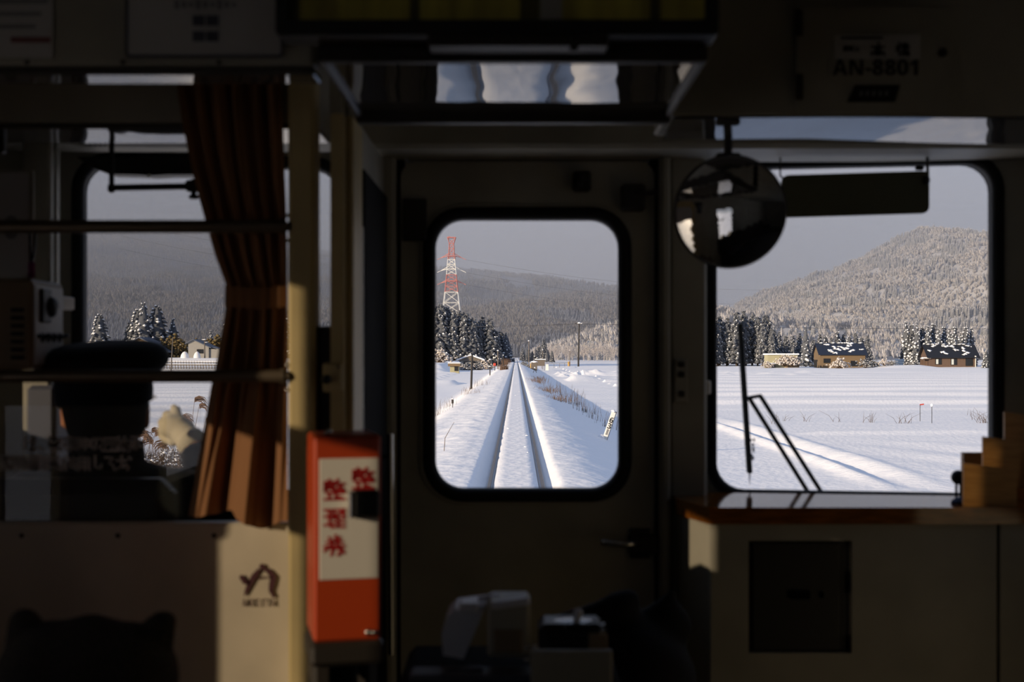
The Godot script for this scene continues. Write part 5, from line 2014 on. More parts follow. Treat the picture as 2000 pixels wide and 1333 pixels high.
func bare_parts(seed_: int) -> Array:
	var r := RandomNumberGenerator.new()
	r.seed = seed_
	var trunk := MB.new()
	var sprays := MB.new()
	trunk.tube([Vector3(0, -0.03, 0), Vector3(0.01, 0.3, 0), Vector3(0, 0.6, 0.01)], [0.02, 0.015, 0.006], 6)
	for k in 26:
		var a := k * 2.4 + r.randf()
		var y0 := r.randf_range(0.2, 0.6)
		var foot := Vector3(0, y0, 0)
		var tip := Vector3(cos(a) * r.randf_range(0.12, 0.3), y0 + r.randf_range(0.2, 0.42), sin(a) * r.randf_range(0.12, 0.3))
		trunk.tube([foot, foot.lerp(tip, 0.5) + Vector3(cos(a), -0.3, sin(a)) * 0.03, tip], [0.007, 0.005, 0.002], 4, false)
		for j in 5:
			var q := foot.lerp(tip, r.randf_range(0.45, 1.05)) + Vector3(r.randf_range(-1, 1), r.randf_range(-1, 1), r.randf_range(-1, 1)) * 0.045
			var d := Vector3(r.randf_range(-1, 1), r.randf_range(0.2, 1.2), r.randf_range(-1, 1)).normalized()
			sprays.gem(q, Vector3(0.01, 0.04, 0.01) * r.randf_range(0.7, 1.4), Basis(d.cross(Vector3.RIGHT).normalized(), d, d.cross(Vector3.RIGHT).cross(d).normalized()))
	return [["trunk", trunk.mesh(), M.frost], ["frosted_twigs", sprays.mesh(), M.frost]]


func bush_parts(seed_: int, leaf: Material, snow: float, twiggy: bool) -> Array:
	var r := RandomNumberGenerator.new()
	r.seed = seed_
	var twigs := MB.new()
	var leaves := MB.new()
	var caps := MB.new()
	for k in 44:
		var a := k * 2.39 + r.randf() * 0.5
		var up := r.randf()
		var dir := Vector3(cos(a) * (1.1 - up), up * 0.9 + 0.15, sin(a) * (1.1 - up)).normalized()
		var tip := dir * r.randf_range(0.65, 1.0)
		tip.x *= 0.75
		tip.z *= 0.75
		twigs.tube([Vector3(cos(a), 0, sin(a)) * 0.05 + Vector3.DOWN * 0.08, tip * 0.5 + Vector3(r.randf_range(-1, 1), 0, r.randf_range(-1, 1)) * 0.05, tip], [0.014, 0.009, 0.003], 3, false)
		for j in 3:
			var q := tip * r.randf_range(0.6, 1.0) + Vector3(r.randf_range(-1, 1), r.randf_range(-1, 1), r.randf_range(-1, 1)) * 0.12
			var s := r.randf_range(0.5, 1.1)
			if twiggy:
				var d := (dir + Vector3(r.randf_range(-1, 1), r.randf_range(-0.3, 1), r.randf_range(-1, 1)) * 0.8).normalized()
				twigs.tube([tip * 0.6, q + d * 0.06, q + d * 0.16], [0.006, 0.004, 0.0015], 3, false)
			else:
				leaves.gem(q, Vector3(0.1, 0.07, 0.1) * s)
			if r.randf() < snow:
				caps.gem(q + Vector3.UP * 0.04, Vector3(0.085, 0.05, 0.085) * s * r.randf_range(0.5, 1.0))
	var out := [["twigs", twigs.mesh(), M.twig]]
	if leaves.v.size():
		out.append(["leaves", leaves.mesh(), leaf])
	if caps.v.size():
		out.append(["snow", caps.mesh(), M.snow_cap])
	return out


func plant(kind: String, x: float, z: float, h: float, label: String, category := "tree", group := "", wide := 1.0, y = null) -> Node3D:
	if not kinds.has(kind):
		var parts: Array
		match kind:
			"cedar_tree": parts = conifer_parts(1, 0.17, 26, 0.55, 0.55, 0.1, 0.5)
			"cedar_tree_b": parts = conifer_parts(2, 0.15, 28, 0.62, 0.55, 0.08, 0.5)
			"cedar_tree_c": parts = conifer_parts(3, 0.19, 25, 0.5, 0.55, 0.12, 0.5)
			"spire_tree": parts = conifer_parts(4, 0.17, 20, 1.0, 0.35, 0.05)
			"snowy_conifer": parts = conifer_parts(5, 0.22, 16, 0.6, 0.8, 0.06)
			"snowy_conifer_b": parts = conifer_parts(6, 0.19, 18, 0.85, 0.85, 0.06)
			"bare_tree": parts = bare_parts(7)
			"bare_tree_b": parts = bare_parts(8)
			"frosted_bush": parts = bush_parts(9, M.frost, 0.55, false)
			"olive_bush": parts = bush_parts(10, M.olive, 0.08, false)
			"brown_bush": parts = bush_parts(11, M.straw, 0.0, false)
			"twig_bush": parts = bush_parts(12, M.twig, 0.3, true)
			"snow_bush": parts = bush_parts(13, M.needle, 0.9, false)
		kinds[kind] = parts
	var o := Node3D.new()
	o.name = numbered(kind.trim_suffix("_b").trim_suffix("_c"))
	add_child(o)
	for p in kinds[kind]:
		var m := MeshInstance3D.new()
		m.name = p[0]
		m.mesh = p[1]
		m.material_override = p[2]
		if p[0] != "trunk":
			m.set_meta("kind", "stuff")
		o.add_child(m, true)
	tag(o, label, category, group)
	o.position = Vector3(x, (ground_h(x, z) - 0.08) if y == null else y, z)
	o.rotation.y = rng.randf() * TAU
	o.scale = Vector3(h * wide, h, h * wide)
	return o


func build_groves() -> void:
	var cedars := ["cedar_tree", "cedar_tree_b", "cedar_tree_c"]
	# grove on the left of the track
	for k in 52:
		var row := k % 4
		var d := 425.0 + row * 15.0 + rng.randf() * 6.0
		var t := (k / 4 + rng.randf() * 0.6) / 13.0
		var x := lerpf(-40.0, -4.2, t)
		var h := 20.5 + rng.randf_range(-2.0, 1.2) - 3.2 * smoothstep(0.2, 0.6, t) - 5.5 * smoothstep(0.82, 1.0, t)
		plant(cedars[k % 3], x, -d, h, "snow-dusted dark cedar in the dense grove left of the track", "tree", "cedar grove left of the track", 1.0, ground_h(x, -d) - 0.3)
	for q in [[-2.9, 470, 9.0], [-2.2, 500, 6.5], [-3.6, 455, 11.0], [-2.0, 540, 7.0]]:
		plant("spire_tree", q[0], -q[1], q[2], "small dark conifer at the end of the grove beside the rails", "tree", "small conifers beside the rails", 1.2)
	# beyond the crossing on the right of the track
	for k in 16:
		var d := 600.0 + rng.randf() * 90.0
		var x := lerpf(3.0, 17.0, k / 15.0) + rng.randf()
		plant(cedars[k % 3], x, -d, rng.randf_range(5.5, 8.5), "dark hazy conifer beyond the level crossing, right of the track", "tree", "hazy conifers beyond the crossing", 1.2)
	plant("cedar_tree_c", 14.0, -640.0, 12.0, "taller snow-tipped conifer above the hazy row beyond the crossing")
	for k in 34:
		var d := 780.0 + rng.randf() * 130.0
		var x := lerpf(14.0, 74.0, k / 33.0) + rng.randf() * 2.0
		plant("bare_tree" if k % 2 else "bare_tree_b", x, -d, rng.randf_range(8.0, 13.0), "frosted leafless tree in the row beyond the far snowfield", "tree", "frosted trees at the field's far edge", 1.3)
	# right windscreen: tall grove on its left
	for k in 40:
		var row := k % 4
		var d := 432.0 + row * 16.0 + rng.randf() * 7.0
		var t := (k / 4 + rng.randf() * 0.7) / 10.0
		var x := lerpf(60.0, 90.0, t) * d / 440.0
		var h := rng.randf_range(14.5, 19.5)
		if t > 0.9:
			h = 13.0
		plant(cedars[(k + 1) % 3], x, -d, h, "snow-tipped dark cedar in the tall grove at the left of the right windscreen", "tree", "cedar grove in the right windscreen", 0.95)
	for k in 7:
		var d := 500.0 + rng.randf() * 40.0
		plant(cedars[k % 3], lerpf(100.0, 116.0, k / 6.0) * d / 500.0, -d, rng.randf_range(10.0, 14.0), "hazy cedar between the tall grove and the pointed conifer", "tree", "hazy cedars behind the shed", 1.1)
	plant("spire_tree", 93.0, -411.0, 13.2, "lone pointed conifer standing left of the navy-roofed house")
	plant("spire_tree", 96.2, -412.0, 9.0, "shorter pointed conifer just right of the lone tall one")
	for k in 9:
		var d := 430.0 + rng.randf() * 20.0
		plant("snowy_conifer" if k % 2 else "cedar_tree", lerpf(102.0, 118.0, k / 8.0) * d / 430.0, -d, rng.randf_range(10.0, 12.4), "snow-laden conifer behind the navy-roofed house", "tree", "conifers behind the navy-roofed house", 0.95)
	for k in 13:
		var d := 428.0 + rng.randf() * 24.0
		var t := k / 12.0
		plant(["snowy_conifer_b", "snowy_conifer"][k % 2], lerpf(131.0, 153.0, t) * d / 430.0, -d, 15.6 + rng.randf_range(-1.4, 0.9) - 2.6 * t, "tall snow-laden conifer in the clump behind the brown house", "tree", "conifers behind the brown house", 0.85)
	plant("snowy_conifer", 138.5, -377.0, 5.2, "small sunlit snowy conifer at the right edge beside the brown house", "tree", "", 1.2)
	# left windscreen
	for q in [[-103.5, 318, 11.2, "snowy_conifer"], [-106.5, 324, 8.5, "cedar_tree_b"], [-92.0, 316, 14.0, "snowy_conifer_b"], [-94.5, 320, 12.5, "snowy_conifer"], [-89.2, 318, 13.4, "snowy_conifer"], [-86.0, 321, 10.0, "snowy_conifer_b"], [-97.2, 322, 9.0, "cedar_tree_c"]]:
		plant(q[3], q[0], -q[1], q[2], "snow-clumped conifer in the group above the driver's cap", "tree", "snowy conifers above the driver's cap", 1.15)
	for q in [[-77.5, 325, 7.0, "snowy_conifer_b"], [-73.8, 328, 11.2, "snowy_conifer_b"], [-70.5, 326, 12.8, "snowy_conifer"], [-67.5, 329, 14.0, "snowy_conifer"], [-64.0, 327, 13.0, "snowy_conifer_b"], [-60.0, 330, 12.0, "snowy_conifer"], [-55.0, 326, 13.0, "snowy_conifer_b"]]:
		plant(q[3], q[0], -q[1], q[2], "snow-clumped conifer behind the pale barn beside the curtain", "tree", "snowy conifers behind the pale barn", 1.1)
	for k in 9:
		plant("frosted_bush", lerpf(-106.0, -91.0, k / 8.0), -(303.0 + rng.randf() * 5.0), rng.randf_range(2.6, 4.4), "pale frosted bush at the foot of the conifers behind the cap", "bush", "frosted bushes behind the cap", 1.1)
	for k in 10:
		plant("olive_bush", lerpf(-86.0, -66.0, k / 9.0), -(311.0 + rng.randf() * 6.0), rng.randf_range(4.2, 6.4), "olive brown bush between slate roof and pale barn", "bush", "olive bushes beside the pale barn", 0.95)


# ---------------------------------------------------------------- houses
func snow_lumps(mb: MB, count: int, fn: Callable, s: Vector3) -> void:
	for k in count:
		mb.gem(fn.call(rng.randf(), rng.randf()), s * rng.randf_range(0.5, 1.3), Basis(Vector3.UP, rng.randf() * 3.0))


func gable_house(o: Node3D, w: float, dep: float, wall_h: float, rise: float, over: float, wall: Material, roof: Material) -> void:
	# ridge along x, front at z = 0, body behind it
	var b := MB.new()
	var side := PackedVector2Array([Vector2(0, -0.5), Vector2(dep, -0.5), Vector2(dep, wall_h), Vector2(dep / 2, wall_h + rise), Vector2(0, wall_h)])
	b.prism(side, -w / 2, w / 2, Transform3D(Basis(Vector3.FORWARD, Vector3.UP, Vector3.RIGHT), Vector3()))
	part("wall", b, wall, o)
	for s in [0, 1]:
		b = MB.new()
		var z0 := over if s == 0 else -dep - over
		var sl := rise / (dep / 2)
		var y0 := wall_h - over * sl
		var a := Vector3(-w / 2 - over, y0, z0)
		var c := Vector3(-w / 2 - over, wall_h + rise, -dep / 2)
		var up := Vector3(0, 0.18, 0)
		for x in [0]:
			var e := Vector3(w + over * 2, 0, 0)
			var out := Vector3(0, 1, 0.6 if s == 0 else -0.6)
			b.quad(a + up, a + e + up, c + e + up, c + up, out)
			b.quad(a, a + e, c + e, c, -out)
			b.quad(a, a + e, a + e + up, a + up, Vector3(0, 0, 1 if s == 0 else -1))
			b.quad(a, a + up, c + up, c, Vector3.LEFT)
			b.quad(a + e, a + e + up, c + e + up, c + e, Vector3.RIGHT)
		part("roof", b, roof, o)


func window_on(o: Node3D, x: float, y: float, w: float, h: float, curtain := true, z := 0.0) -> void:
	var b := MB.new()
	b.frame(rrect(w + 0.24, h + 0.24, 0.01, 1), rrect(w, h, 0.01, 1), -0.02, 0.09, Transform3D(Basis(), Vector3(x, y, z)))
	var f := part("window", b, M.pole_dark, o)
	b = MB.new()
	b.box(Vector3(x, y, z + 0.02), Vector3(w, h, 0.03))
	part("pane", b, M.hole, f)
	if curtain:
		b = MB.new()
		b.box(Vector3(x - w * 0.22, y, z + 0.045), Vector3(w * 0.4, h * 0.96, 0.02))
		part("curtain", b, M.curtain_far, f)


func build_houses() -> void:
	var roof_snow := func(o: Node3D, w: float, dep: float, wall_h: float, rise: float, count: int):
		var b := MB.new()
		var sl := rise / (dep / 2)
		for k in count:
			var x := rng.randf_range(-w / 2, w / 2)
			var t := rng.randf()
			var c := Vector3(x, wall_h + t * rise + 0.22, -t * dep / 2)
			for j in 4:
				b.gem(c + Vector3(rng.randf_range(-0.6, 0.6), 0, 0) + Vector3(0, sl, -1) * rng.randf_range(-0.3, 0.3), Vector3(rng.randf_range(0.25, 0.8), 0.12, rng.randf_range(0.2, 0.5)), Basis(Vector3.RIGHT, atan(sl)))
		for k in int(w):
			if rng.randf() < 0.7:
				b.gem(Vector3(-w / 2 + k + rng.randf(), wall_h + rise + 0.25, -dep / 2), Vector3(0.8, 0.2, 0.45))
		part("roof_snow", b, M.snow_cap, o)
	var h1 := thing("house", "tan house with a navy roof patched with snow, in the middle of the right windscreen", "house", P(1646, 722, 374))
	h1.position.y = -1.3
	gable_house(h1, 13.2, 8.0, 4.3, 2.9, 0.6, M.wall_tan, M.roof_navy)
	roof_snow.call(h1, 13.2, 8.0, 4.3, 2.9, 16)
	window_on(h1, -4.6, 2.2, 1.8, 1.1, false)
	window_on(h1, 3.2, 1.4, 1.6, 1.4, false)
	var h2 := thing("house", "brown house with a black snow-flecked roof at the right of the right windscreen", "house", P(1861, 720, 382))
	h2.position.y = -1.3
	gable_house(h2, 14.0, 8.0, 3.7, 3.2, 0.9, M.wall_brown, M.roof_dark)
	roof_snow.call(h2, 14.0, 8.0, 3.7, 3.2, 13)
	window_on(h2, -4.3, 1.9, 1.7, 1.5)
	window_on(h2, 0.3, 1.85, 1.7, 1.7)
	window_on(h2, 4.9, 1.75, 2.0, 2.0, false)
	var b := MB.new()
	b.span(Vector3(-8.8, 2.6, 0.4), Vector3(-6.7, 2.75, -3.5))
	b.span(Vector3(-8.7, -0.4, 0.2), Vector3(-8.5, 2.6, 0.0))
	b.span(Vector3(-8.7, -0.4, -3.4), Vector3(-7.0, 2.4, -3.3))
	part("porch", b, M.wall_brown, h2)
	b = MB.new()
	for k in 5:
		b.gem(Vector3(-8.8 + k * 0.5, 2.95, -0.6), Vector3(0.8, 0.35, 1.2))
	part("porch_snow", b, M.snow_cap, h2)
	b = MB.new()
	b.tube([Vector3(6.6, -0.4, 0.5), Vector3(6.6, 3.3, 0.5)], 0.12, 8)
	b.ball(Vector3(6.6, 3.4, 0.5), Vector3(0.3, 0.3, 0.3))
	part("post", b, M.white_paint, h2)
	# cream shed beside the first house
	var sh := thing("shed", "low cream shed with a flat snow-covered roof left of the navy-roofed house", "shed", P(1530, 722, 372))
	sh.position.y = -1.3
	b = MB.new()
	b.span(Vector3(-4.6, -0.4, -5), Vector3(4.2, 3.9, 0), 0.02)
	part("wall", b, M.wall_cream, sh)
	b = MB.new()
	b.span(Vector3(-1.2, 1.4, 0.0), Vector3(4.2, 3.3, 0.04))
	b.span(Vector3(-4.2, -0.3, 0.0), Vector3(-2.6, 1.2, 1.9))
	part("dark_bay", b, M.wood_grey, sh)
	b = MB.new()
	b.span(Vector3(-5.0, 3.9, -5.3), Vector3(4.6, 4.35, 0.5), 0.15)
	b.span(Vector3(-4.7, 1.3, 0), Vector3(-1.7, 1.65, 2.2), 0.12)
	b.span(Vector3(0.2, 1.0, 0), Vector3(4.6, 1.4, 2.2), 0.14)
	part("roof_snow", b, M.snow_cap, sh)
	b = MB.new()
	b.span(Vector3(0.6, -0.3, 0), Vector3(4.2, 1.0, 2.0))
	part("crate", b, M.wall_tan, sh)
	var tp := solo("covered_stack", MB.new(), M.tarp, "blue tarpaulin-covered stack left of the brown house", "stack", P(1757, 720, 381))
	b = MB.new()
	for k in 4:
		b.box(Vector3(0.04 * (k % 2), 0.2 + 0.72 * k, 0), Vector3(2.3, 0.68, 2.0), 0.12)
	tp.mesh = b.mesh()
	tp.position.y = -1.3
	# left windscreen: barn, slate roof, hay domes
	var bn := thing("barn", "pale barn with a lopsided snowy roof and one dark window, left of the curtain", "barn", P(391, 697, 300))
	bn.position.y = ground_h(bn.position.x, -300.0)
	b = MB.new()
	b.prism(PackedVector2Array([Vector2(-2.8, -0.5), Vector2(2.0, -0.5), Vector2(2.0, 2.5), Vector2(-1.6, 4.2), Vector2(-2.8, 3.6)]), -7.0, 0.0)
	part("wall", b, M.wall_pale, bn)
	b = MB.new()
	for q in [[Vector2(-1.6, 4.2), Vector2(2.6, 2.25)], [Vector2(-3.3, 3.35), Vector2(-1.6, 4.2)]]:
		b.prism(PackedVector2Array([q[0], q[1], q[1] + Vector2(0, 0.22), q[0] + Vector2(0, 0.22)]), -7.6, 0.5)
	part("roof", b, M.roof_slate, bn)
	window_on(bn, 0.0, 1.55, 1.3, 0.75, false)
	b = MB.new()
	b.span(Vector3(2.0, -0.5, -7), Vector3(4.4, 2.1, -0.4), 0.02)
	part("annex", b, M.wall_pale, bn)
	b = MB.new()
	b.prism(PackedVector2Array([Vector2(1.9, 2.5), Vector2(4.8, 2.0), Vector2(4.8, 2.2), Vector2(1.9, 2.7)]), -7.4, -0.1)
	part("annex_roof", b, M.roof_slate, bn)
	var sl := thing("farmhouse", "farmhouse with a long slate roof half hidden behind the driver's cap", "house", P(284, 697, 306))
	sl.position.y = ground_h(sl.position.x, -306.0)
	b = MB.new()
	b.prism(PackedVector2Array([Vector2(-4.0, -0.5), Vector2(3.6, -0.5), Vector2(3.6, 2.1), Vector2(-1.4, 4.7), Vector2(-4.0, 3.4)]), -9.0, 0.0)
	part("wall", b, M.wall_tan, sl)
	b = MB.new()
	for q in [[Vector2(-1.4, 4.75), Vector2(5.4, 1.2)], [Vector2(-4.5, 3.1), Vector2(-1.4, 4.75)]]:
		b.prism(PackedVector2Array([q[0], q[1], q[1] + Vector2(0, 0.25), q[0] + Vector2(0, 0.25)]), -9.6, 0.6)
	part("roof", b, M.roof_slate, sl)
	window_on(sl, -1.7, 3.2, 0.7, 0.7, false)
	for q in [[361, 0.95, "larger"], [385, 0.8, "smaller"]]:
		b = MB.new()
		b.lathe([Vector2(q[1] * 1.05, -0.3), Vector2(q[1], 0.35), Vector2(q[1] * 0.8, 0.9), Vector2(q[1] * 0.45, 1.3), Vector2(0.0005, 1.5)], Transform3D(), 16)
		var hp := P(q[0], 697, 294)
		hp.y = ground_h(hp.x, hp.z)
		solo("snow_dome", b, M.snow_cap, "%s of the two snow-covered rounded heaps in front of the pale barn" % q[2], "heap", hp)
	# door window: house with wide eaves, hut
	var eh := thing("house", "pale house with a broad low gable under the dark grove, left in the door window", "house", P(919, 708, 335))
	eh.position.y = ground_h(eh.position.x, -335.0)
	b = MB.new()
	b.prism(PackedVector2Array([Vector2(-2.9, -0.5), Vector2(2.9, -0.5), Vector2(2.9, 2.5), Vector2(0, 3.5), Vector2(-2.9, 2.5)]), -6.0, 0.0)
	part("wall", b, M.wall_pale, eh)
	b = MB.new()
	for s in [-1.0, 1.0]:
		b.prism(PackedVector2Array([Vector2(0, 3.6), Vector2(s * 3.6, 2.3), Vector2(s * 3.6, 2.65), Vector2(0, 3.95)]), -6.6, 0.7)
	part("roof", b, M.snow_cap, eh)
	b = MB.new()
	b.prism(PackedVector2Array([Vector2(0, 3.5), Vector2(-3.4, 2.33), Vector2(-3.4, 2.2), Vector2(3.4, 2.2), Vector2(3.4, 2.33)]), 0.1, 0.6)
	part("gable_trim", b, M.wood_grey, eh)
	window_on(eh, 1.1, 1.4, 1.6, 1.0, false)
	window_on(eh, -1.2, 1.3, 1.0, 1.2, false)
	var ht := thing("hut", "small cream hut with a snowy flat roof and one window, left in the door window", "hut", P(887, 725, 262))
	ht.position.y = ground_h(ht.position.x, -262.0)
	b = MB.new()
	b.span(Vector3(-0.85, -0.4, -1.8), Vector3(1.0, 1.9, 0.0), 0.02)
	part("wall", b, M.wall_cream, ht)
	b = MB.new()
	b.span(Vector3(-1.25, 1.42, -2.0), Vector3(1.3, 2.0, 0.5), 0.02)
	part("eaves", b, M.wall_tan, ht)
	b = MB.new()
	b.span(Vector3(-1.3, 2.0, -2.1), Vector3(1.35, 2.22, 0.55), 0.08)
	part("roof_snow", b, M.snow_cap, ht)
	window_on(ht, 0.45, 0.95, 0.55, 0.75, false)
	# fences on the two terrace steps
	for q in [[283.0, -0.95, "lower"], [290.0, 0.2, "upper"]]:
		var f := thing("picket_fence", "%s of the two long grey snow fences along the terraces on the left" % q[2], "fence", Vector3(-58, 0, -q[0] + 0.6), "terrace fences")
		b = MB.new()
		var p := MB.new()
		var x := -42.0
		while x < 38.0:
			var wx: float = x - 58.0
			var g := ground_h(wx, -q[0] + 0.6)
			p.box(Vector3(x, g + 0.5, 0), Vector3(0.14, 1.3, 0.08))
			x += 0.62
		var gy := ground_h(-90.0, -q[0] + 0.6)
		var gr := ground_h(-24.0, -q[0] + 0.6)
		for dy in [0.35, 1.0]:
			b.bar(Vector3(-42, gy + dy, 0.08), Vector3(34, gr + dy, 0.08), 0.06, 0.1)
		part("rail", b, M.wood_grey, f)
		var pk := part("pickets", p, M.wood_grey, f)
		pk.set_meta("kind", "stuff")
		b = MB.new()
		for k in 40:
			var t0 := k / 40.0
			var t1 := (k + 1) / 40.0
			b.bar(Vector3(lerpf(-42, 36, t0), lerpf(gy, gr, t0) + 1.17, 0), Vector3(lerpf(-42, 36, t1), lerpf(gy, gr, t1) + 1.17 + rng.randf() * 0.03, 0), 0.2, 0.12 + rng.randf() * 0.06, 0.03)
		part("snow", b, M.snow_cap, f)
	# crossing hut and cabinet right of the track
	var ck := thing("crossing_cabinet", "grey equipment cabinet with a snow cap right of the level crossing", "cabinet", Vector3(4.3, 0, -300))
	ck.position.y = ground_h(4.3, -300.0) - 0.1
	b = MB.new()
	b.span(Vector3(-0.75, 0, -0.5), Vector3(0.65, 1.95, 0.3), 0.03)
	part("case", b, M.wood_grey, ck)
	b = MB.new()
	b.span(Vector3(-1.0, 0.1, -0.4), Vector3(-0.78, 1.7, 0.2), 0.02)
	part("post", b, M.yellow, ck)
	b = MB.new()
	b.ball(Vector3(-0.05, 2.0, -0.1), Vector3(0.85, 0.28, 0.5))
	part("snow", b, M.snow_cap, ck)
	var sk := thing("crossing_shelter", "dark shelter with a flat snowy roof behind the crossing cabinet", "shelter", Vector3(6.0, 0, -312))
	sk.position.y = ground_h(6.0, -312.0) - 0.1
	b = MB.new()
	b.span(Vector3(-1.1, 1.2, -1.2), Vector3(1.0, 2.7, 0), 0.02)
	b.span(Vector3(0.9, 0, -0.2), Vector3(1.0, 1.3, 0))
	b.span(Vector3(-1.1, 0, -0.2), Vector3(-1.0, 1.3, 0))
	part("body", b, M.wood_grey, sk)
	b = MB.new()
	b.span(Vector3(-1.4, 2.7, -1.4), Vector3(1.3, 2.9, 0.3), 0.06)
	part("roof_snow", b, M.snow_cap, sk)
	b = MB.new()
	b.span(Vector3(1.2, 0.1, 0.1), Vector3(1.9, 1.6, 0.16))
	part("board", b, M.white_paint, sk)


# ---------------------------------------------------------------- things beside the line
func lattice(mb: MB, y0: float, y1: float, w0: float, w1: float, bays: int, t: float) -> void:
	for k in bays:
		var a0 := float(k) / bays
		var a1 := float(k + 1) / bays
		var ya := lerpf(y0, y1, a0)
		var yb := lerpf(y0, y1, a1)
		var wa := lerpf(w0, w1, a0) / 2
		var wb := lerpf(w0, w1, a1) / 2
		for s in 4:
			var c0: Array = [[-1, -1], [1, -1], [1, 1], [-1, 1]][s]
			var c1: Array = [[-1, -1], [1, -1], [1, 1], [-1, 1]][(s + 1) % 4]
			var p := Vector3(c0[0] * wa, ya, c0[1] * wa)
			var q := Vector3(c1[0] * wa, ya, c1[1] * wa)
			var pu := Vector3(c0[0] * wb, yb, c0[1] * wb)
			var qu := Vector3(c1[0] * wb, yb, c1[1] * wb)
			mb.bar(p, pu, t, t)
			mb.bar(p, qu, t * 0.6, t * 0.6)
			mb.bar(q, pu, t * 0.6, t * 0.6)
			mb.bar(pu, qu, t * 0.6, t * 0.6)


func hang(a: Vector3, b: Vector3, sag: float, k := 16) -> Array:
	var o := []
	for i in k + 1:
		var t := float(i) / k
		o.append(a.lerp(b, t) + Vector3.DOWN * sag * 4.0 * t * (1.0 - t))
	return o


func build_lineside() -> void:
	var b: MB
	var d := 800.0
	var py := thing("power_pylon", "tall red and white lattice pylon rising behind the grove", "pylon", Vector3((882 - CX) / FOCAL * d, -2.0, -d))
	var Y := func(px: float) -> float: return EYE - (px - CY) / FOCAL * d + 2.0
	var secs := [[760, 612, 16.0, 11.0, 4, M.white_paint], [612, 571, 11.0, 8.0, 2, M.white_paint], [571, 537, 8.0, 6.0, 3, M.hazed_red], [537, 507, 6.0, 4.4, 3, M.white_paint], [507, 496, 4.4, 3.4, 1, M.hazed_red], [496, 476, 3.4, 2.8, 2, M.hazed_red], [476, 465, 2.8, 5.0, 1, M.hazed_red]]
	for s in secs:
		b = MB.new()
		lattice(b, Y.call(s[0]), Y.call(s[1]), s[2], s[3], s[4], 0.34)
		part("lattice", b, s[5], py)
	var arms := [[502, M.hazed_red, 3.4], [527, M.white_paint, 2.6], [551, M.hazed_red, 3.8]]
	for a in arms:
		var y: float = Y.call(a[0])
		b = MB.new()
		for s in [-1.0, 1.0]:
			for z in [-1.2, 1.2]:
				b.bar(Vector3(s * 1.5, y + 0.6, z), Vector3(s * 6.5, y - 0.6, 0), 0.34, 0.34)
				b.bar(Vector3(s * 1.5, y + 2.2, z), Vector3(s * 6.5, y - 0.6, 0), 0.28, 0.28)
			b.bar(Vector3(s * 6.5, y - 0.6, 0), Vector3(s * 9.0, y - 1.8, 0), 0.3, 0.3)
		b.box(Vector3(0, y + 0.4, 0), Vector3(a[2] * 1.6, 0.5, a[2] * 1.6), 0.1)
		part("cross_arm", b, a[1], py)
	b = MB.new()
	b.box(Vector3(0, Y.call(465) + 0.2, 0), Vector3(5.6, 0.5, 5.0), 0.1)
	b.box(Vector3(-1.5, Y.call(465) + 0.6, 0), Vector3(1.2, 0.8, 1.2), 0.1)
	part("top_platform", b, M.hazed_red, py)
	for q in [[502, 515, "top"], [527, 549, "middle"], [551, 572, "lowest"]]:
		b = MB.new()
		var a0 := Vector3(py.position.x + 9.0, Y.call(q[0]) - 3.8, -d)
		b.tube(hang(a0, Vector3(190.0, Y.call(q[1]) - 12.0, -d - 130.0), 5.0), 0.045, 5)
		b.tube(hang(Vector3(py.position.x - 9.0, Y.call(q[0]) - 3.8, -d), Vector3(-230.0, Y.call(q[0]) + 14.0, -d + 60.0), 6.0), 0.045, 5)
		solo("power_line", b, M.wire, "%s of the thin power lines strung from the red and white pylon" % q[2], "power line", Vector3(), "power lines of the pylon")
	var p2 := thing("power_pylon", "pale pylon mostly hidden by the right edge of the right windscreen", "pylon", Vector3(206.0, -1.5, -530.0))
	b = MB.new()
	lattice(b, 0.0, 37.0, 4.5, 2.0, 8, 0.2)
	part("lattice", b, M.white_paint, p2)
	for y in [31.0, 23.0, 15.8]:
		b = MB.new()
		for s in [-1.0, 1.0]:
			b.bar(Vector3(0, y + 0.9, 0), Vector3(s * 8.0, y + 0.2, 0), 0.25, 0.25)
			b.bar(Vector3(0, y, 0), Vector3(s * 8.0, y, 0), 0.25, 0.25)
		part("cross_arm", b, M.white_paint, p2)
	# utility pole with its cross-arm and wires
	d = 405.0
	var up := thing("utility_pole", "tall dark utility pole with a snowy cross-arm, right in the door window", "utility pole", Vector3((1130.5 - CX) / FOCAL * d, 0, -d))
	up.position.y = ground_h(up.position.x, -d) - 0.2
	var top := P(0, 631, d).y - up.position.y
	b = MB.new()
	b.tube([Vector3(-0.15, 0, 0), Vector3(0.12, top, 0)], [0.3, 0.19], 10)
	part("pole", b, M.pole_dark, up)
	b = MB.new()
	b.box(Vector3(0.1, top - 0.35, 0.2), Vector3(2.1, 0.16, 0.16))
	b.bar(Vector3(-1.3, top - 0.3, 0.2), Vector3(-0.2, top + 0.1, 0.2), 0.12, 0.12)
	part("cross_arm", b, M.pole_dark, up)
	b = MB.new()
	b.gem(Vector3(0.1, top - 0.05, 0.2), Vector3(0.85, 0.3, 0.3))
	b.gem(Vector3(0.9, top - 0.2, 0.2), Vector3(0.5, 0.14, 0.2))
	part("snow", b, M.snow_cap, up)
	b = MB.new()
	var wt := up.position + Vector3(0, top - 0.3, 0.3)
	b.tube(hang(P(700, 636, d + 20.0), wt, 0.7), 0.06, 5)
	b.tube(hang(wt, P(2300, 640, d + 40.0), 1.0), 0.06, 5)
	solo("overhead_wire", b, M.wire, "thin wire running across the valley over the utility pole's top", "wire")
	# dark poles left of the track
	b = MB.new()
	b.tube([Vector3(0.0, -0.3, 0), Vector3(0.1, 3.1, 0)], [0.1, 0.085], 8)
	var p0 := Vector3((920 - CX) / FOCAL * 112.0, 0, -112.0)
	p0.y = ground_h(p0.x, p0.z)
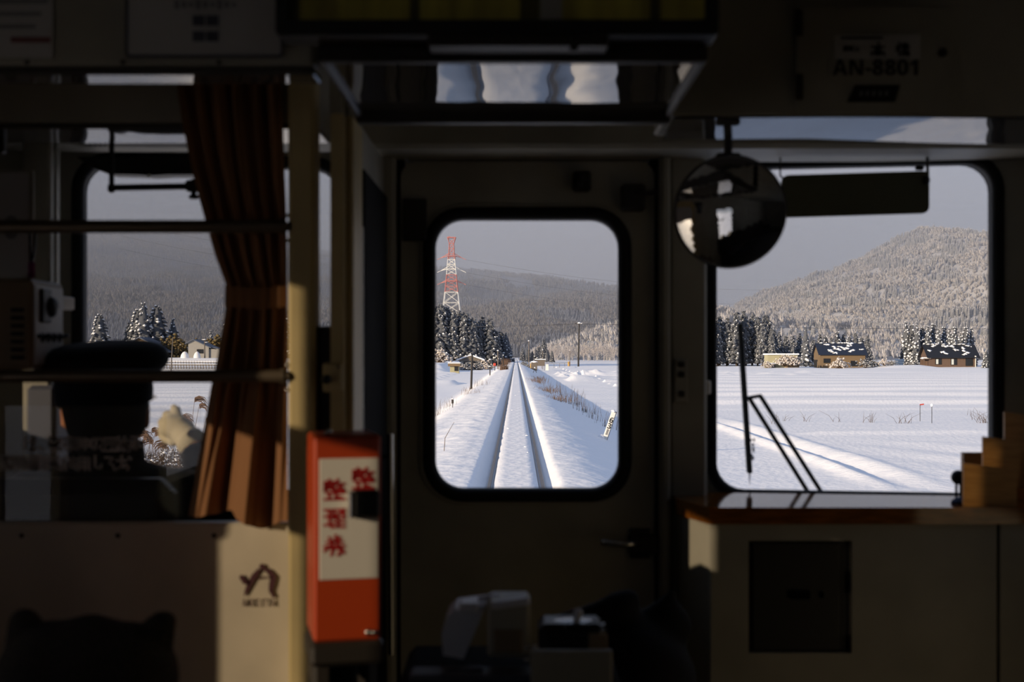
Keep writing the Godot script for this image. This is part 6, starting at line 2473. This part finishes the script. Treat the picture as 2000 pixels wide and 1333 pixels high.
	solo("marker_pole", b, M.pole_dark, "leaning black pole in the snow left of the track, nearest of the poles", "pole", p0)
	var sp := thing("signal_post", "black post with snow caps and a small cross piece left of the track", "post", Vector3((957 - CX) / FOCAL * 180.0, 0, -180.0))
	sp.position.y = ground_h(sp.position.x, -180.0)
	b = MB.new()
	b.tube([Vector3(0, -0.2, 0), Vector3(0, 3.2, 0)], 0.075, 8)
	b.box(Vector3(0, 1.15, 0.06), Vector3(0.55, 0.06, 0.06))
	part("post", b, M.pole_dark, sp)
	b = MB.new()
	b.gem(Vector3(0, 1.24, 0.06), Vector3(0.3, 0.07, 0.1))
	b.gem(Vector3(0, 2.25, 0.05), Vector3(0.17, 0.12, 0.13))
	part("snow", b, M.snow_cap, sp)
	for q in [[966.5, 275.0, 3.4, "left of the track, carrying a red box"], [1046.5, 322.0, 3.3, "right of the track above the dark shelter"]]:
		var cs := thing("crossing_signal", "level crossing signal with snow-capped lamps %s" % q[3], "signal", Vector3((q[0] - CX) / FOCAL * q[1], 0, -q[1]), "level crossing signals")
		cs.position.y = ground_h(cs.position.x, -q[1])
		b = MB.new()
		b.tube([Vector3(0, -0.2, 0), Vector3(0, q[2], 0)], 0.07, 8)
		part("mast", b, M.pole_dark, cs)
		for k in 3:
			b = MB.new()
			b.ball(Vector3([-0.3, 0.35, 0.1][k], q[2] - [0.1, 0.45, 0.75][k], 0.1), Vector3(0.27, 0.27, 0.14), Basis(), 12, 8)
			part("lamp", b, M.black, cs)
		b = MB.new()
		for k in 3:
			b.gem(Vector3([-0.3, 0.35, 0.1][k], q[2] + 0.18 - [0.1, 0.45, 0.75][k], 0.1), Vector3(0.26, 0.16, 0.2))
		part("snow", b, M.snow_cap, cs)
		if q[0] < 1000:
			b = MB.new()
			b.box(Vector3(-0.05, 1.35, 0.1), Vector3(0.55, 0.6, 0.3), 0.04)
			part("box", b, M.signal_red, cs)
	for q in [[972.5, 258.0, 3.7, 0.11, M.wood_grey, "grey timber post beside the left crossing signal"], [1033.0, 296.0, 6.2, 0.1, M.wood_grey, "slim grey pole left of the crossing cabinet"], [983.0, 330.0, 2.6, 0.12, M.pole_dark, "short dark post with a snow cap beside the rails beyond the crossing"], [1060.0, 330.0, 5.0, 0.07, M.wood_grey, "thin pole standing alone right of the dark shelter"], [1113.0, 440.0, 5.4, 0.09, M.wood_grey, "thin wooden pole in the far field left of the utility pole"]]:
		b = MB.new()
		b.tube([Vector3(0, -0.3, 0), Vector3(0, q[2], 0)], q[3], 8)
		var o := solo("wooden_pole", b, q[4], q[5], "pole", Vector3((q[0] - CX) / FOCAL * q[1], 0, -q[1]))
		o.position.y = ground_h(o.position.x, -q[1])
		b = MB.new()
		b.gem(Vector3(0, q[2] + 0.08, 0), Vector3(0.25, 0.16, 0.25))
		part("snow", b, M.snow_cap, o)
	for q in [[1110.0, 430.0, "yellow post at the roadside, left one of a close pair"], [1112.5, 432.0, "brown post at the roadside, right one of a close pair"]]:
		b = MB.new()
		b.box(Vector3(0, 0.7, 0), Vector3(0.4, 1.7, 0.3), 0.05)
		var o := solo("road_post", b, M.yellow if q[0] < 1111 else M.straw, q[2], "post", Vector3((q[0] - CX) / FOCAL * q[1], 0, -q[1]))
		o.position.y = ground_h(o.position.x, -q[1])
	b = MB.new()
	b.tube([P(1058, 711, 330), P(1112, 709, 400)], 0.05, 5)
	for k in 6:
		var g := P(1058, 711, 330).lerp(P(1112, 709, 400), k / 5.0)
		b.tube([g + Vector3.DOWN * 1.3, g], 0.05, 5)
	solo("guard_rope", b, M.wood_grey, "low rope fence along the road right of the crossing", "fence")
	var xm := thing("cross_marker", "small crossed marker stakes with snow on them right of the rails", "marker", Vector3((1044 - CX) / FOCAL * 215.0, 0, -215.0))
	xm.position.y = ground_h(xm.position.x, -215.0)
	b = MB.new()
	b.bar(Vector3(-0.35, -0.2, 0), Vector3(0.2, 1.1, 0), 0.08, 0.08)
	b.bar(Vector3(0.35, 0.1, 0.05), Vector3(-0.05, 0.85, 0.05), 0.1, 0.1)
	part("stake", b, M.pole_dark, xm)
	b = MB.new()
	b.gem(Vector3(0.05, 0.9, 0.05), Vector3(0.14, 0.2, 0.12))
	part("snow", b, M.snow_cap, xm)
	# leaning kilometre post
	var kp := thing("distance_post", "leaning white distance post with dark figures and a snow cap right of the track", "post", P(1181, 858, 47.5))
	kp.position.y = ground_h(kp.position.x, kp.position.z)
	kp.rotation.z = -0.33
	b = MB.new()
	b.box(Vector3(0, 0.5, 0), Vector3(0.17, 1.1, 0.13), 0.015)
	part("post", b, M.white_paint, kp)
	b = MB.new()
	b.box(Vector3(0.093, 0.52, -0.01), Vector3(0.016, 1.16, 0.12), 0.004)
	part("back_edge", b, M.pole_dark, kp)
	var k := 0
	for ch in "63":
		var t := MeshInstance3D.new()
		t.name = "figure"
		t.mesh = text_mesh(ch, 0.2, 0.006)
		t.material_override = M.print_black
		t.position = Vector3(0.0, 0.74 - 0.23 * k, 0.068)
		kp.add_child(t, true)
		k += 1
	b = MB.new()
	b.box(Vector3(0, 0.28, 0.067), Vector3(0.08, 0.22, 0.004))
	part("small_print", b, M.print_grey, kp)
	b = MB.new()
	b.gem(Vector3(-0.02, 1.08, 0), Vector3(0.11, 0.07, 0.1))
	b.gem(Vector3(-0.13, 0.02, 0.04), Vector3(0.16, 0.14, 0.16))
	part("snow", b, M.snow_cap, kp)
	# survey stakes in the right field
	for q in [[1797, 820, 72.0, 0.95, true], [1820, 827, 70.0, 0.98, false]]:
		var s := thing("survey_stake", ("thin stake with a small red flag in the right-hand snowfield" if q[4] else "thin stake capped with a snow ball in the right-hand snowfield"), "stake", P(q[0], q[1], q[2]))
		s.position.y = ground_h(s.position.x, s.position.z)
		b = MB.new()
		b.tube([Vector3(0, -0.2, 0), Vector3(0, q[3], 0)], 0.016, 6)
		part("stake", b, M.pole_dark, s)
		b = MB.new()
		if q[4]:
			b.box(Vector3(0.1, q[3], 0), Vector3(0.24, 0.07, 0.02), 0.005, Basis(Vector3.BACK, 0.15))
			part("flag", b, M.signal_red, s)
		else:
			b.ball(Vector3(0, q[3], 0), Vector3(0.08, 0.09, 0.08), Basis(), 10, 6)
			part("snow", b, M.snow_cap, s)
	b = MB.new()
	b.box(Vector3(0, 0.3, 0), Vector3(0.11, 0.2, 0.08), 0.015)
	b.tube([Vector3(0, -0.3, 0), Vector3(0, 0.25, 0)], 0.02, 6)
	var cm := solo("cable_marker", b, M.pole_dark, "small black marker head among dry stems at the lower left of the door window", "marker", P(884, 806, 66.0))
	cm.position.y = ground_h(cm.position.x, cm.position.z)
	b = MB.new()
	b.gem(Vector3(0, 0.44, 0), Vector3(0.07, 0.05, 0.06))
	part("snow", b, M.snow_cap, cm)
	# barn pole and tall thin pole in the left windscreen
	var bp := thing("utility_pole", "small utility pole with two snowy cross-arms in front of the pale barn", "utility pole", P(400, 697, 296))
	bp.position.y = ground_h(bp.position.x, bp.position.z)
	b = MB.new()
	b.tube([Vector3(0, -0.3, 0), Vector3(-0.05, 4.2, 0)], [0.16, 0.11], 8)
	part("pole", b, M.wood_grey, bp)
	b = MB.new()
	b.box(Vector3(-0.05, 4.1, 0.1), Vector3(1.5, 0.14, 0.14))
	b.box(Vector3(0.35, 3.5, 0.1), Vector3(1.0, 0.12, 0.12))
	part("cross_arm", b, M.pole_dark, bp)
	b = MB.new()
	b.gem(Vector3(-0.05, 4.28, 0.1), Vector3(0.75, 0.14, 0.16))
	b.gem(Vector3(0.4, 3.64, 0.1), Vector3(0.5, 0.1, 0.14))
	part("snow", b, M.snow_cap, bp)
	b = MB.new()
	b.tube([Vector3(-0.15, -0.3, 0), Vector3(0.28, 7.6, 0)], [0.13, 0.1], 8)
	var tp := solo("thin_pole", b, M.wood_grey, "tall thin pole between the driver's cap and the pale barn", "pole", P(335, 715, 275))
	tp.position.y = ground_h(tp.position.x, tp.position.z)
	# snow lumps kicked up between the rails
	var lump: MeshInstance3D
	for q in [[0.12, 84], [0.22, 90], [-0.05, 82], [0.25, 36], [0.3, 34], [-0.2, 60], [0.1, 62], [0.05, 118], [-0.1, 119], [-0.3, 45], [0.33, 41]]:
		b = MB.new()
		var s := rng.randf_range(0.015, 0.035)
		b.gem(Vector3(0, s * 0.3, 0), Vector3(s * 1.3, s, s * 1.4), Basis(Vector3.UP, rng.randf()))
		b.gem(Vector3(s, s * 0.2, s * 0.4), Vector3(s, s * 0.7, s), Basis(Vector3.UP, rng.randf()))
		solo("snow_lump", b, M.snow_cap, "small lump of loose snow lying between the rails", "snow lump", Vector3(q[0], -0.02, -q[1]), "snow lumps between the rails")


func blades(mb: MB, count: int, spread: Vector2, h: float, lean: float, t: float) -> void:
	for k in count:
		var p := Vector3((rng.randf() + rng.randf() + rng.randf() - 1.5) * 1.5 * spread.x, -0.1, (rng.randf() + rng.randf() + rng.randf() - 1.5) * 1.5 * spread.y)
		var a := rng.randf() * TAU
		var hh := h * rng.randf_range(0.45, 1.0)
		var o := Vector3(cos(a), 0, sin(a)) * lean * hh * rng.randf()
		mb.tube([p, p + o * 0.35 + Vector3.UP * hh * 0.6, p + o + Vector3.UP * hh], [t, t * 0.8, t * 0.3], 3, false)


func build_small_plants() -> void:
	var b: MB
	var put := func(called: String, x: float, z: float, mb: MB, m: Material, label: String, category: String, group := "") -> MeshInstance3D:
		return solo(called, mb, m, label, category, Vector3(x, ground_h(x, z), z), group)
	# brown grass on the right bank
	for q in [[2.5, -80, 44, 0.5, 1.6, 0.5, M.straw, "dense brown grass tuft on the right bank, nearest to the camera"], [2.35, -97, 50, 0.5, 2.6, 0.55, M.straw, "long brown grass patch on the right bank behind the nearest tuft"], [2.1, -126, 60, 0.5, 4.0, 0.6, M.straw, "brown grass patch on the right bank below the snow mound"], [2.6, -150, 46, 0.5, 6.0, 0.6, M.twig, "darker grass patch on the right bank, farthest of the four"]]:
		b = MB.new()
		blades(b, q[2] * 2, Vector2(q[3] * 1.3, q[4] * 1.2), q[5], 0.9, 0.011)
		put.call("grass_tuft", q[0], q[1], b, q[6], q[7], "grass")
	for q in [[3.9, -86, 1.5], [4.2, -92, 1.3], [3.3, -84, 1.0], [3.6, -104, 1.2], [4.5, -80, 0.9], [3.8, -76, 0.8], [4.3, -70, 0.7], [4.6, -64, 0.7], [3.2, -112, 1.2]]:
		b = MB.new()
		blades(b, 20, Vector2(0.5, 0.9), q[2], 0.35, 0.009)
		put.call("dry_stems", q[0], q[1], b, M.twig, "thin dry stems poking through the snow at the foot of the right bank", "weeds", "dry stems along the right bank")
	for q in [[-2.1, -222, 0.45, 1.6, 1.15, "rounded brown grass mound beside the left rail"], [-2.9, -345, 0.75, 5.0, 1.9, "tall tawny reeds beside the track beyond the crossing"]]:
		b = MB.new()
		blades(b, 200, Vector2(q[2], q[3]), q[4], 0.7, 0.03)
		put.call("grass_mound", q[0], q[1], b, M.plume, q[5], "grass")
	for q in [[-4.4, -66, 0.9, 22], [-4.0, -63, 1.0, 24], [-3.7, -70, 0.8, 14], [-3.1, -88, 0.6, 30], [-3.0, -112, 0.8, 26], [-4.6, -60, 0.7, 26], [-3.4, -98, 0.5, 18]]:
		b = MB.new()
		blades(b, q[3], Vector2(0.5, 0.9), q[2], 0.45, 0.008)
		put.call("dry_stems", q[0], q[1], b, M.twig if q[2] > 0.75 else M.plume, "thin dry stems on the snowy bank left of the track", "weeds", "dry stems along the left bank")
	b = MB.new()
	b.tube([Vector3(-0.03, -0.1, 0), Vector3(0.0, 0.33, 0), Vector3(0.24, 0.75, 0)], [0.009, 0.008, 0.004], 4)
	put.call("bent_stem", -1.86, -33.5, b, M.twig, "single bent dry stem at the lower left corner of the door window", "weeds")
	for q in [[1506, 830, 70, 1], [1528, 818, 74, 3], [1568, 822, 73, 2], [1700, 826, 71, 5], [1764, 828, 70, 6], [1640, 824, 72, 2], [1925, 826, 70, 12], [1902, 800, 80, 2], [1898, 818, 74, 2]]:
		b = MB.new()
		blades(b, q[3] * 2 + 1, Vector2(0.3, 0.3), 0.75, 1.4, 0.011)
		var p := P(q[0], q[1], q[2])
		put.call("field_weed", p.x, p.z, b, M.twig, "few bent dry weeds sticking out of the right-hand snowfield", "weeds", "weeds in the right-hand snowfield")
	# shrubs round the houses
	for q in [["frosted_bush", 1533, 366, 3.4, 1.3, "frosted reddish shrub in front of the cream shed"], ["frosted_bush", 1548, 365, 3.0, 1.3, "frosted shrub between the shed and the navy-roofed house"], ["frosted_bush", 1640, 364, 3.4, 1.35, "large frosted shrub before the front of the navy-roofed house"], ["snow_bush", 1690, 366, 2.6, 1.5, "snow-heaped dark shrub at the right corner of the navy-roofed house"], ["snow_bush", 1708, 368, 1.8, 1.6, "low snow-heaped shrub right of the navy-roofed house"], ["frosted_bush", 1727, 366, 2.0, 1.5, "low frosted shrub halfway between the two houses"], ["snow_bush", 1742, 366, 1.6, 1.5, "small snowy shrub left of the blue covered stack"], ["snow_bush", 1776, 376, 2.3, 1.7, "dark snowy shrub between blue stack and brown house"], ["frosted_bush", 1499, 368, 2.2, 1.2, "small frosted shrub at the left end of the cream shed"], ["snow_bush", 1561, 366, 2.4, 1.2, "snowy shrub at the left corner of the navy-roofed house"]]:
		plant(q[0], (q[1] - CX) / FOCAL * q[2], -q[2], q[3], q[5], "shrub", "", q[4])
	for q in [[903, 322, 1.8, "frosted_bush", "frosted shrub before the pale gabled house, left one"], [914, 320, 2.2, "snow_bush", "snow-covered shrub before the pale gabled house, middle one"], [934, 322, 2.4, "snow_bush", "round snow-covered shrub before the pale gabled house, right one"], [950, 330, 2.8, "frosted_bush", "grey frosted shrub between pale gabled house and crossing signal"], [860, 330, 4.0, "frosted_bush", "tall frosted shrub at the left edge of the door window"], [926, 324, 1.8, "frosted_bush", "small frosted shrub under the pale house's window"]]:
		plant(q[3], (q[0] - CX) / FOCAL * q[1], -q[1], q[2], q[4], "shrub", "", 1.3)
	for q in [[1024, 330, 1.0], [1031, 318, 0.9], [1028, 345, 1.1], [1021, 360, 1.0]]:
		plant("snow_bush", (q[0] - CX) / FOCAL * q[1], -q[1], q[2], "low snowy shrub beside the rails before the crossing cabinet", "shrub", "snowy shrubs beside the rails", 1.3)
	# pampas grass below the left windscreen
	var plume := func(o: Node3D, foot: Vector3, h: float, a: float, lean: float):
		var s := MB.new()
		var out := Vector3(cos(a), 0, sin(a) * 0.4)
		var top := foot + out * lean * h + Vector3.UP * h
		s.tube([foot, foot + out * lean * 0.35 * h + Vector3.UP * h * 0.6, top], [0.011, 0.009, 0.006], 4, false)
		part("stem", s, M.straw, o)
		s = MB.new()
		for k in 9:
			var w := rng.randf_range(0.7, 1.25)
			var dz := rng.randf_range(-0.1, 0.1)
			var p := top - Vector3.UP * 0.02 * k
			s.tube([p, p + out * 0.13 * w + Vector3(0, 0.05 * w, dz), p + out * 0.3 * w + Vector3(0, 0.01, dz * 2), p + out * 0.4 * w + Vector3(0, -0.13 * w, dz * 2.4)], [0.009, 0.016, 0.013, 0.003], 4, false)
		part("plume", s, M.plume, o)
	for q in [[290, 46, 832, 0.2, 0.1], [318, 45, 822, 0.3, 0.12], [300, 47, 850, 2.9, 0.05], [345, 48, 806, 0.3, 0.14], [372, 47, 772, 0.2, 0.07], [390, 46, 812, 0.4, 0.16], [272, 45, 838, 0.5, 0.05], [362, 49, 846, 0.1, 0.2], [330, 44, 856, 3.0, 0.1], [258, 46, 834, 0.2, 0.1], [380, 50, 835, 2.8, 0.12], [310, 50, 862, 0.4, 0.1], [420, 47, 800, 0.2, 0.1], [240, 47, 840, 0.3, 0.1]]:
		var dd: float = q[1]
		var x: float = (q[0] - CX) / FOCAL * dd
		var gy := ground_h(x, -dd)
		var hh: float = EYE - (q[2] - CY) / FOCAL * dd - gy
		var o := thing("pampas_grass", "dry pampas grass with drooping plumes in the snow behind the driver's raised hand", "grass", Vector3(x, gy, -dd), "pampas grass beyond the left windscreen")
		plume.call(o, Vector3(0, -0.1, 0), hh, q[3], q[4])
		plume.call(o, Vector3(0.1, -0.1, 0.05), hh * 0.9, q[3] + 0.4, q[4] + 0.08)
	for q in [[270, 42.5, 0.85], [292, 43.0, 0.8], [316, 42.0, 0.95], [338, 43.5, 0.9], [362, 42.5, 1.05], [386, 43.0, 1.0], [252, 42.0, 0.8], [410, 43.0, 0.9], [304, 41.0, 0.7], [350, 41.0, 0.7]]:
		var x: float = (q[0] - CX) / FOCAL * q[1]
		plant("twig_bush", x, -q[1], q[2], "tangled bare twigs holding lumps of snow below the raised hand", "bush", "bare twigs below the raised hand", 1.2)
